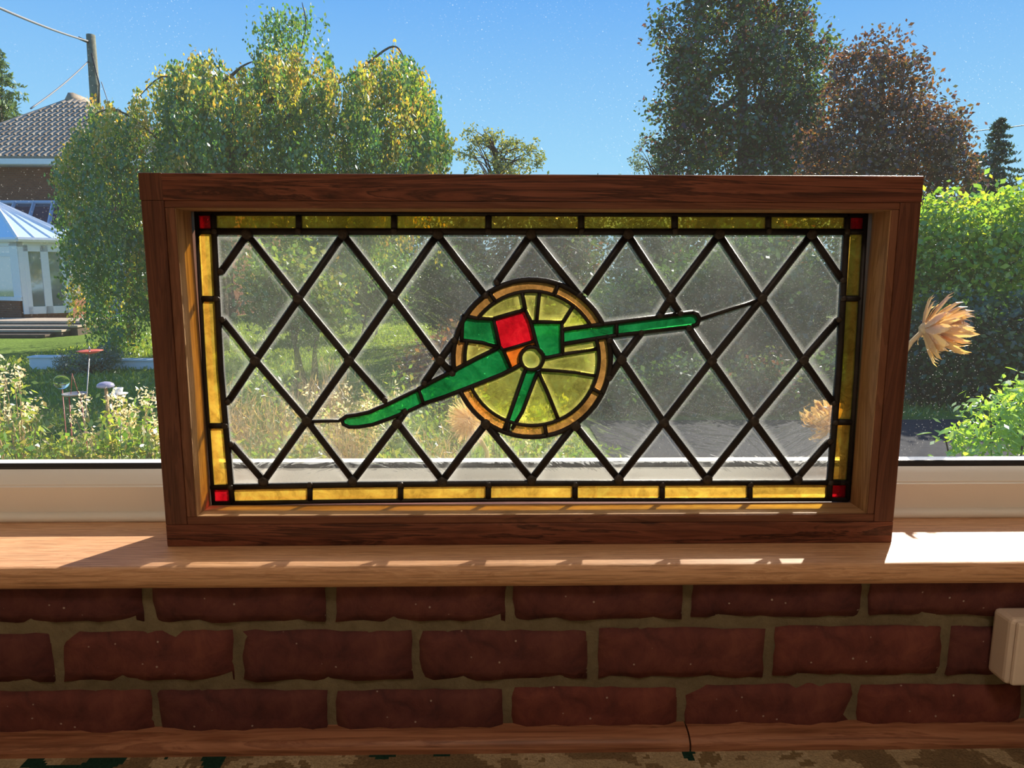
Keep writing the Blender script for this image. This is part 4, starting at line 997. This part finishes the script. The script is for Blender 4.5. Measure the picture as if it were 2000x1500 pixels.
# ---- thin open trees on the skyline
tree('open_tree', 'thin sparse tree with open yellowish twigs beyond the middle of the garden', 'tree', Vector((at(980, 600, 40).x, 40, GZ)),
     [pxblob(960, 300, 40, 65, 45, 1.6), pxblob(935, 265, 40, 40, 22, 1.0), pxblob(1010, 310, 40, 55, 40, 1.4)], 120, 26, 0.14, 0.16, LF['sparse'], 0.14, None, 0, 40, 0.6, 'twig')
tree('open_tree', 'thin sparse tree with bare twigs beside the tall dark green tree', 'tree', Vector((at(1275, 600, 42).x, 42, GZ)),
     [pxblob(1272, 300, 42, 42, 45, 1.4), pxblob(1295, 340, 42, 40, 40, 1.2)], 70, 24, 0.13, 0.15, LF['grey'], 0.12, None, 0, 26, 0.6, 'twig')

# ---- hedge and shrubs that close the garden
def shrub(name, label, cat, blobs, ncl, per, sig, size, mat, group=None, asp=0.6):
    c = np.mean([b[0] for b in blobs], axis=0); b0 = Vector((c[0], c[1], GZ))
    t = empty(name, b0); tag(t, label, cat, group)
    for i in range(5):
        e = Vector(in_blob(1, blobs[i % len(blobs)][0], [x*0.6 for x in blobs[i % len(blobs)][1]])[0])
        tube('stem', [b0+Vector((random.uniform(-.2, .2), random.uniform(-.1, .1), -0.05)), b0.lerp(e, 0.5)+Vector((0, 0, 0.05)), e], [0.03, 0.022, 0.006], MT['twig'], t, 5)
    leaves('foliage', clumps(blobs, ncl, per, sig), size, mat, t, asp)
    return t
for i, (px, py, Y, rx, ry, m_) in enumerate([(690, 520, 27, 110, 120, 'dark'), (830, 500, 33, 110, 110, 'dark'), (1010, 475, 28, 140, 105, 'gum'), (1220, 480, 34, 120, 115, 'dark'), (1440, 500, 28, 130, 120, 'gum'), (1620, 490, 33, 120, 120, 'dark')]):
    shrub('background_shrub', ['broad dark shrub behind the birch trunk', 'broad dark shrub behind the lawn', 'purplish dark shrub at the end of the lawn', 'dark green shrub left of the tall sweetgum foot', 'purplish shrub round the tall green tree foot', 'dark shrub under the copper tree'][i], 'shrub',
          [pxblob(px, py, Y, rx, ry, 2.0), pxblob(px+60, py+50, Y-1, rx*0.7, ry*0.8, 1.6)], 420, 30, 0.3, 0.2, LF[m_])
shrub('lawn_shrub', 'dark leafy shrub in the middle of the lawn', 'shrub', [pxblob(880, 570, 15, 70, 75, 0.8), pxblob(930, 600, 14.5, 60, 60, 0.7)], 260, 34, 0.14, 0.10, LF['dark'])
shrub('lawn_shrub', 'light green shrub beside the shaded shrubs of the lawn', 'shrub', [pxblob(1200, 605, 13, 55, 35, 0.6), pxblob(1250, 630, 13, 40, 30, 0.5)], 150, 30, 0.12, 0.10, LF['bright'])
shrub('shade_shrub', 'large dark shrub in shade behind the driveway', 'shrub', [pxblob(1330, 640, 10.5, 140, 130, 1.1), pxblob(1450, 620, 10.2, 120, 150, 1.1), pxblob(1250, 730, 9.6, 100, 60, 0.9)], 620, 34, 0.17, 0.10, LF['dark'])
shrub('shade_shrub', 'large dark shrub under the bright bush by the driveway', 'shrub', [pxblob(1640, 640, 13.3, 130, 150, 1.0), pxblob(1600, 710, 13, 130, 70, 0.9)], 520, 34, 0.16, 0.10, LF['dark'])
shrub('bright_bush', 'tall bright yellow green bush by the driveway', 'bush', [pxblob(1900, 520, 9.8, 130, 115, 0.8), pxblob(1830, 500, 9.7, 70, 100, 0.7), pxblob(1990, 470, 9.9, 90, 90, 0.8), pxblob(1900, 650, 9.8, 110, 85, 0.6)], 620, 34, 0.17, 0.10, LF['bright'])
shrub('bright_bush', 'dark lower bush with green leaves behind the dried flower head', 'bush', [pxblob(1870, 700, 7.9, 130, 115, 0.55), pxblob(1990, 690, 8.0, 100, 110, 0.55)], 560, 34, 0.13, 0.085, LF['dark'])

shrub('lawn_shrub', 'yellow green shrub on the lawn in front of the birch', 'shrub', [pxblob(560, 570, 8.4, 60, 60, 0.4), pxblob(620, 600, 8.3, 45, 40, 0.35)], 200, 30, 0.13, 0.09, LF['border'])
shrub('lawn_shrub', 'rounded green shrub on the lawn between birch and cannon wheel', 'shrub', [pxblob(745, 545, 17, 60, 55, 0.7), pxblob(690, 560, 17, 45, 45, 0.6)], 200, 30, 0.17, 0.12, LF['birch'])
shrub('lawn_shrub', 'low brownish green shrub beside the flower bed', 'shrub', [pxblob(850, 720, 6.3, 50, 35, 0.35), pxblob(900, 700, 6.4, 40, 40, 0.35)], 180, 30, 0.09, 0.06, LF['copper'])
for i, (px, py, rx) in enumerate(((1190, 770, 58), (1335, 770, 62), (1485, 765, 62), (1625, 765, 55))):  # dark shrubs added to stand for the shadow over the ground here
    shrub('drive_edge_shrub', ['low dark shrub at the lawn end of the driveway edge', 'low dark shrub on the driveway edge by the light green shrub', 'low dark shrub on the driveway edge under the cannon barrel', 'low dark shrub on the driveway edge near the dried thistle'][i], 'shrub', [pxblob(px, py, 7.5, rx, 60, 0.5)], 210, 32, 0.09, 0.07, LF['dark' if i != 2 else 'gum'], 'low shrubs along the driveway edge')

# near laurel at the right: its largest leaves one by one
lb = empty('laurel_bush', Vector((at(1950, 880, 3.6).x, 3.6, GZ))); tag(lb, 'glossy light green bush close outside the window', 'bush')
_v = [(0, 0, 0), (0.010, 0.02, 0.003), (0.014, 0.045, 0), (0.008, 0.07, -0.006), (0, 0.085, -0.012), (-0.008, 0.07, -0.006), (-0.014, 0.045, 0), (-0.010, 0.02, 0.003), (0, 0.02, -0.002), (0, 0.045, -0.005), (0, 0.07, -0.010)]
_f = [(0, 1, 8), (1, 2, 9, 8), (2, 3, 10, 9), (3, 4, 10), (0, 8, 7), (8, 9, 6, 7), (9, 10, 5, 6), (10, 4, 5)]
lme = mesh('leaf', _v, _f); lme.materials.append(LF['laurel'])
lbl = [pxblob(1960, 830, 3.6, 75, 60, 0.25), pxblob(1900, 870, 3.5, 50, 30, 0.2), pxblob(2010, 780, 3.7, 45, 50, 0.2), pxblob(2060, 850, 3.6, 60, 80, 0.3)]
lc = clumps(lbl, 60, 5, 0.05)[:290]
for c in lc:
    o = bpy.data.objects.new('leaf', lme); col.objects.link(o); o.parent = lb; o.matrix_parent_inverse = PW(lb).inverted()
    o.location = c; o.rotation_euler = (random.uniform(-0.9, 0.7), random.uniform(-0.6, 0.6), random.uniform(0, 6.28)); s_ = random.uniform(0.7, 1.15); o.scale = (s_,)*3
leaves('foliage', clumps([(c, [x*0.9 for x in r]) for c, r in lbl], 130, 14, 0.05), 0.06, LF['laurel'], lb, 0.4)
for i in range(8):
    e = Vector(lc[i*30]); tube('stem', [Vector((at(1970, 880, 3.6).x+random.uniform(-.1, .1), 3.6, GZ-0.05)), Vector((e.x*0.7+at(1970, 880, 3.6).x*0.3, e.y, e.z-0.4)), e], [0.012, 0.009, 0.004], MT['twig'], lb, 5)

# ---- border plants under the window
def clump_plant(px, ytop, Y, w, kind, own=None):
    top = at(px, ytop, Y); h = top.z-GZ; b0 = Vector((top.x, Y, GZ))
    nm_, lab, cat, grp, lm = {
      'leafy': ('border_plant', 'leafy green border plant with small yellowing leaves', 'plant', 'leafy plants in the flower border', 'border'),
      'seed': ('seeding_plant', 'border plant gone to pale fluffy seed heads on brown stems', 'plant', 'seeding plants in the flower border', 'border'),
      'grass': ('ornamental_grass', 'tall straw coloured grass clump in the flower border', 'grass', 'dry grass clumps in the flower border', 'dry')}[kind]
    t = empty(nm_, b0); tag(t, own or lab, cat, grp)
    L = []; tips = []
    ns = {'leafy': 12, 'seed': 14, 'grass': 60}[kind]
    for i in range(ns):
        a = random.uniform(0, 6.28); rr = w*random.uniform(0.2, 1)*0.5; hh = h*random.uniform(0.7, 1.02)
        e = b0+Vector((rr*math.cos(a), rr*math.sin(a), hh)); m_ = b0.lerp(e, 0.55)+Vector((-0.2*rr*math.cos(a), -0.2*rr*math.sin(a), 0.06*h))
        s0 = b0+Vector((0.25*rr*math.cos(a), 0.25*rr*math.sin(a), -0.03))
        r0 = 0.0016 if kind == 'grass' else 0.0035
        L.append(([s0, m_, e], [r0*1.5, r0, r0*0.5])); tips.append((m_, e))
    tubes('stem', L, MT['drystem'] if kind != 'leafy' else plain_green, t, 4)['kind'] = 'stuff'
    pts = []
    for m_, e in tips:
        k = {'leafy': 70, 'seed': 34, 'grass': 14}[kind]
        tt = rng.uniform(-0.35, 1, k)[:, None]
        pts.append(np.array(m_)+(np.array(e)-np.array(m_))*tt+rng.normal(size=(k, 3))*np.array([0.04, 0.04, 0.03])*(1 if kind != 'grass' else 0.5))
    leaves('foliage', np.concatenate(pts), {'leafy': 0.042, 'seed': 0.036, 'grass': 0.07}[kind], LF[lm], t, 0.45 if kind != 'grass' else 0.08, 0.2 if kind != 'grass' else -0.8)
    if kind == 'seed':
        fp = [np.array(e)+rng.normal(size=(26, 3))*np.array([0.016, 0.016, 0.028]) for m_, e in tips]
        leaves('seed_heads', np.concatenate(fp), 0.02, LF['fluff'], t, 0.5)
plain_green = plain('green_stem', (0.10, 0.15, 0.04), 0.7)
spec_ = [(-25, 700, 3.0, .35, 'seed'), (25, 730, 2.8, .3, 'seed'), (60, 815, 2.6, .3, 'leafy'), (110, 850, 2.5, .3, 'leafy', 'low leafy border plant under the clear glass globe'), (160, 840, 2.5, .3, 'leafy', 'leafy border plant in front of the thin feeder pole'), (200, 775, 2.7, .3, 'seed', 'pale seed heads in front of the lilac mushroom ornament'), (250, 775, 2.8, .32, 'seed'), (225, 800, 2.5, .3, 'leafy'), (275, 800, 2.5, .3, 'leafy'), (300, 770, 3.0, .3, 'seed'),
  (350, 800, 2.6, .3, 'seed'), (400, 800, 2.7, .35, 'grass'), (455, 740, 2.9, .35, 'grass'), (480, 830, 2.5, .3, 'leafy'), (540, 760, 2.8, .4, 'grass'), (590, 820, 2.6, .3, 'leafy'), (620, 760, 3.2, .4, 'seed'), (680, 800, 2.7, .35, 'grass'), (720, 770, 3.0, .35, 'seed'), (770, 850, 2.5, .3, 'leafy'), (820, 790, 3.0, .35, 'leafy'), (860, 850, 2.5, .3, 'grass'), (960, 840, 2.7, .3, 'leafy'), (1010, 800, 3.1, .35, 'seed'), (1070, 780, 3.3, .35, 'leafy'), (1110, 870, 2.6, .3, 'leafy'), (520, 690, 4.0, .5, 'leafy'), (650, 700, 4.2, .5, 'grass'), (760, 720, 4.3, .5, 'leafy'), (900, 740, 4.2, .5, 'leafy'), (1180, 860, 2.8, .28, 'leafy')]
for s_ in spec_: clump_plant(*s_)

# ---- garden ornaments and feeders on stakes
MT['metal'] = plain('grey_metal', (0.35, 0.33, 0.30), 0.35, 0.5, 0.1, 30, 0.7)
MT['redmetal'] = plain('red_painted_rod', (0.32, 0.06, 0.045), 0.4)
_m = Mat('thin_glass'); _g = _m.n('BsdfGlass', Roughness=0.0, IOR=1.12, Color=(0.97, 1.0, 0.98)); MT['ball'] = _m.done(_g)
def stake(name, label, cat, px, ytop, Y):
    p = at(px, ytop, Y); t = empty(name, (p.x, Y, GZ)); tag(t, label, cat); return t, p
t, p = stake('feeder_pole', 'thin metal pole with pointed finial and shallow red dish', 'bird feeder', 175, 683, 2.9)
bt2 = at(161, 902, 2.9); pb_ = p+(bt2-p)*((GZ-p.z)/(bt2.z-p.z))
tube('pole', [pb_, p], [0.0035, 0.003], MT['metal'], t, 8)
lathe('finial', [(0.001, 0.02), (0.004, 0.008), (0.006, 0), (0.003, -0.006)][::-1], MT['metal'], t, p, 12)
lathe('red_dish', [(0.008, -0.022), (0.035, -0.017), (0.062, -0.006), (0.063, -0.004), (0.04, -0.012), (0.008, -0.018)], plain('red_dish', (0.55, 0.10, 0.05), 0.4), t, p, 24)
t, p = stake('glass_globe', 'clear glass globe on a thin red rod', 'ornament', 120, 746, 3.1)
rg = 14*(3.1-CAM.y)/FPX
lathe('globe', [(rg*math.sin(R(a))+0.0003, -rg*math.cos(R(a))) for a in range(0, 181, 12)], MT['ball'], t, p, 24)
tube('rod', [Vector((p.x-0.01, 3.1, GZ)), p-Vector((0, 0, rg*0.97))], 0.003, MT['redmetal'], t, 6)
t, p = stake('bird_tray', 'small round mesh bird tray on crossed red rods', 'bird feeder', 146, 770, 2.9)
lathe('tray', [(0.01, -0.006), (0.055, -0.006), (0.06, 0.006), (0.057, 0.006), (0.053, -0.002), (0.01, -0.002)], MT['metal'], t, p, 24)
for dx in (-0.03, 0.03): tube('rod', [Vector((p.x+dx*1.4, 2.9+dx, GZ)), p+Vector((dx*0.7, dx*0.5, 0))], 0.0035, MT['redmetal'], t, 6)
tube('hanger', [p+Vector((-0.02, 0, 0)), p+Vector((-0.004, 0, 0.11))], 0.0015, MT['redmetal'], t, 5); tube('hanger', [p+Vector((0.02, 0, 0)), p+Vector((-0.004, 0, 0.11))], 0.0015, MT['redmetal'], t, 5)
t, p = stake('mushroom_ornament', 'lilac domed mushroom ornament on a pale stem', 'ornament', 206, 752, 2.9)
lathe('cap', [(0.008, -0.012), (0.040, -0.012), (0.0435, -0.006), (0.039, 0.006), (0.026, 0.014), (0.008, 0.018), (0.001, 0.0185)], plain('lilac_ceramic', (0.34, 0.33, 0.46), 0.25, 0.5), t, p, 24)
tube('stalk', [Vector((p.x+0.005, 2.9, GZ)), p-Vector((0, 0, 0.012))], [0.006, 0.009], MT['drystem'], t, 8)
t, p = stake('cup_feeder', 'small white cup feeder on a wire stem', 'bird feeder', 231, 762, 2.85)
lathe('cup', [(0.004, -0.02), (0.018, -0.018), (0.024, 0.012), (0.021, 0.012), (0.015, -0.014), (0.004, -0.016)], MT['white'], t, p, 20)
lathe('saucer', [(0.004, -0.026), (0.04, -0.022), (0.045, -0.017), (0.038, -0.019), (0.004, -0.020)], MT['white'], t, p, 20)
tube('stem', [Vector((p.x, 2.85, GZ)), p-Vector((0, 0, 0.02))], 0.003, MT['metal'], t, 6)

# ---- low pale garden walls and a grey shrub on the lawn
for (xa, xb, ya, yb, lab) in ((60, 118, 696, 738, 'short pale rendered garden wall at the lawn edge near the terrace'), (188, 330, 702, 738, 'long low white garden wall beyond the bird feeders')):
    a, b = at(xa, yb, 11), at(xb, ya, 11); t = empty('low_wall', ((a.x+b.x)/2, 11.1, GZ)); tag(t, lab, 'wall')
    zt_ = b.z
    box('wall_body', (a.x, 11.0, GZ-0.02), (b.x, 11.2, zt_-0.03), MT['white'], t, 0.005); box('coping', (a.x-0.02, 10.98, zt_-0.03), (b.x+0.02, 11.22, zt_), MT['white'], t, 0.006)
shrub('grey_shrub', 'grey green feathery shrub between the two low white walls', 'shrub', [pxblob(155, 715, 10.6, 40, 24, 0.25), pxblob(200, 700, 10.6, 30, 18, 0.25)], 90, 30, 0.06, 0.06, LF['grey'], None, 0.3)

# ---- dried thistle heads on tall stalks just outside the window
def bract_head(name, parent, c, axis, L_, nb, spread, wid, mat):
    axis = axis.normalized(); a = axis.cross(Vector((0, 0, 1))); a = a.normalized() if a.length > 0.1 else Vector((1, 0, 0)); b = axis.cross(a)
    V = []; F = []
    for i in range(nb):
        f_ = random.random(); th = random.uniform(0, 6.283); sp = spread*(0.15+0.85*f_)
        d = (axis*math.cos(sp)+(a*math.cos(th)+b*math.sin(th))*math.sin(sp)).normalized()
        rad = (a*math.cos(th)+b*math.sin(th)); s0 = c+rad*0.012*random.random()-axis*0.006+axis*0.02*(1-f_)
        l = L_*random.uniform(0.7, 1.1); sd_ = d.cross(rad+Vector((0.01, 0.02, 0.03))).normalized()*wid*random.uniform(0.7, 1.2)
        m1 = s0+d*l*0.4+rad*0.006; m2 = s0+d*l*0.75+rad*0.005; tip = s0+d*l-rad*0.004; th_ = rad*0.0012
        k = len(V); V += [s0-sd_*0.5, s0+sd_*0.5, m1+sd_, m1-sd_, m2+sd_*0.6, m2-sd_*0.6, tip, m1+th_, m2+th_]
        F += [(k, k+1, k+2, k+7), (k, k+7, k+3), (k+7, k+2, k+4, k+8), (k+3, k+7, k+8, k+5), (k+8, k+4, k+6), (k+5, k+8, k+6)]
    return link(name, mesh(name, V, F), mat, parent)
MT['bract'] = leafmat('dry_bract', [(0.42, 0.24, 0.10), (0.58, 0.37, 0.17), (0.70, 0.50, 0.27)], 0.45, 0.4)
MT['floss'] = leafmat('dry_floss', [(0.52, 0.38, 0.24), (0.66, 0.52, 0.36), (0.75, 0.64, 0.48)], 0.5, 0.2)
def thistle(label, px, py, Y, axis, L_, nb, spread, wid, mat, stem_px):
    c = at(px, py, Y); root = Vector((at(stem_px[-1][0], stem_px[-1][1], Y).x, Y+0.03, GZ))
    t = empty('dried_thistle', root); tag(t, label, 'dried flower', 'dried thistle heads outside the window')
    st = [c]+[at(x, y, Y) for x, y in stem_px]+[root]
    tube('stalk', st, [0.0045, 0.0042]+[0.004]*(len(st)-2), MT['drystem'], t, 7)
    lathe('receptacle', [(0.003, -0.012), (0.010, -0.006), (0.012, 0.002), (0.006, 0.010)], MT['drystem'], t, c, 12)
    bract_head('bracts', t, c, axis, L_, nb, spread, wid, mat)
    return t
k2 = (0.42-CAM.y)/FPX
thistle('spiky dried golden thistle head leaning past the right side of the wooden frame', 1808, 642, 0.42, Vector((0.88, -0.15, -0.02)), 74*k2, 85, 1.3, 8.5*k2, MT['bract'], [(1780, 668), (1735, 740), (1700, 900)])
thistle('spiky dried thistle head behind the lower right clear glass', 1618, 830, 0.42, Vector((-0.55, -0.2, 0.5)), 52*k2, 60, 1.2, 6.5*k2, MT['bract'], [(1632, 862), (1650, 960)])
thistle('fluffy round dried thistle head behind the glass below the wheel', 918, 822, 0.46, Vector((-0.1, -0.35, 0.25)), 44*k2, 420, 2.6, 1.3*k2, MT['floss'], [(950, 880), (965, 990)])
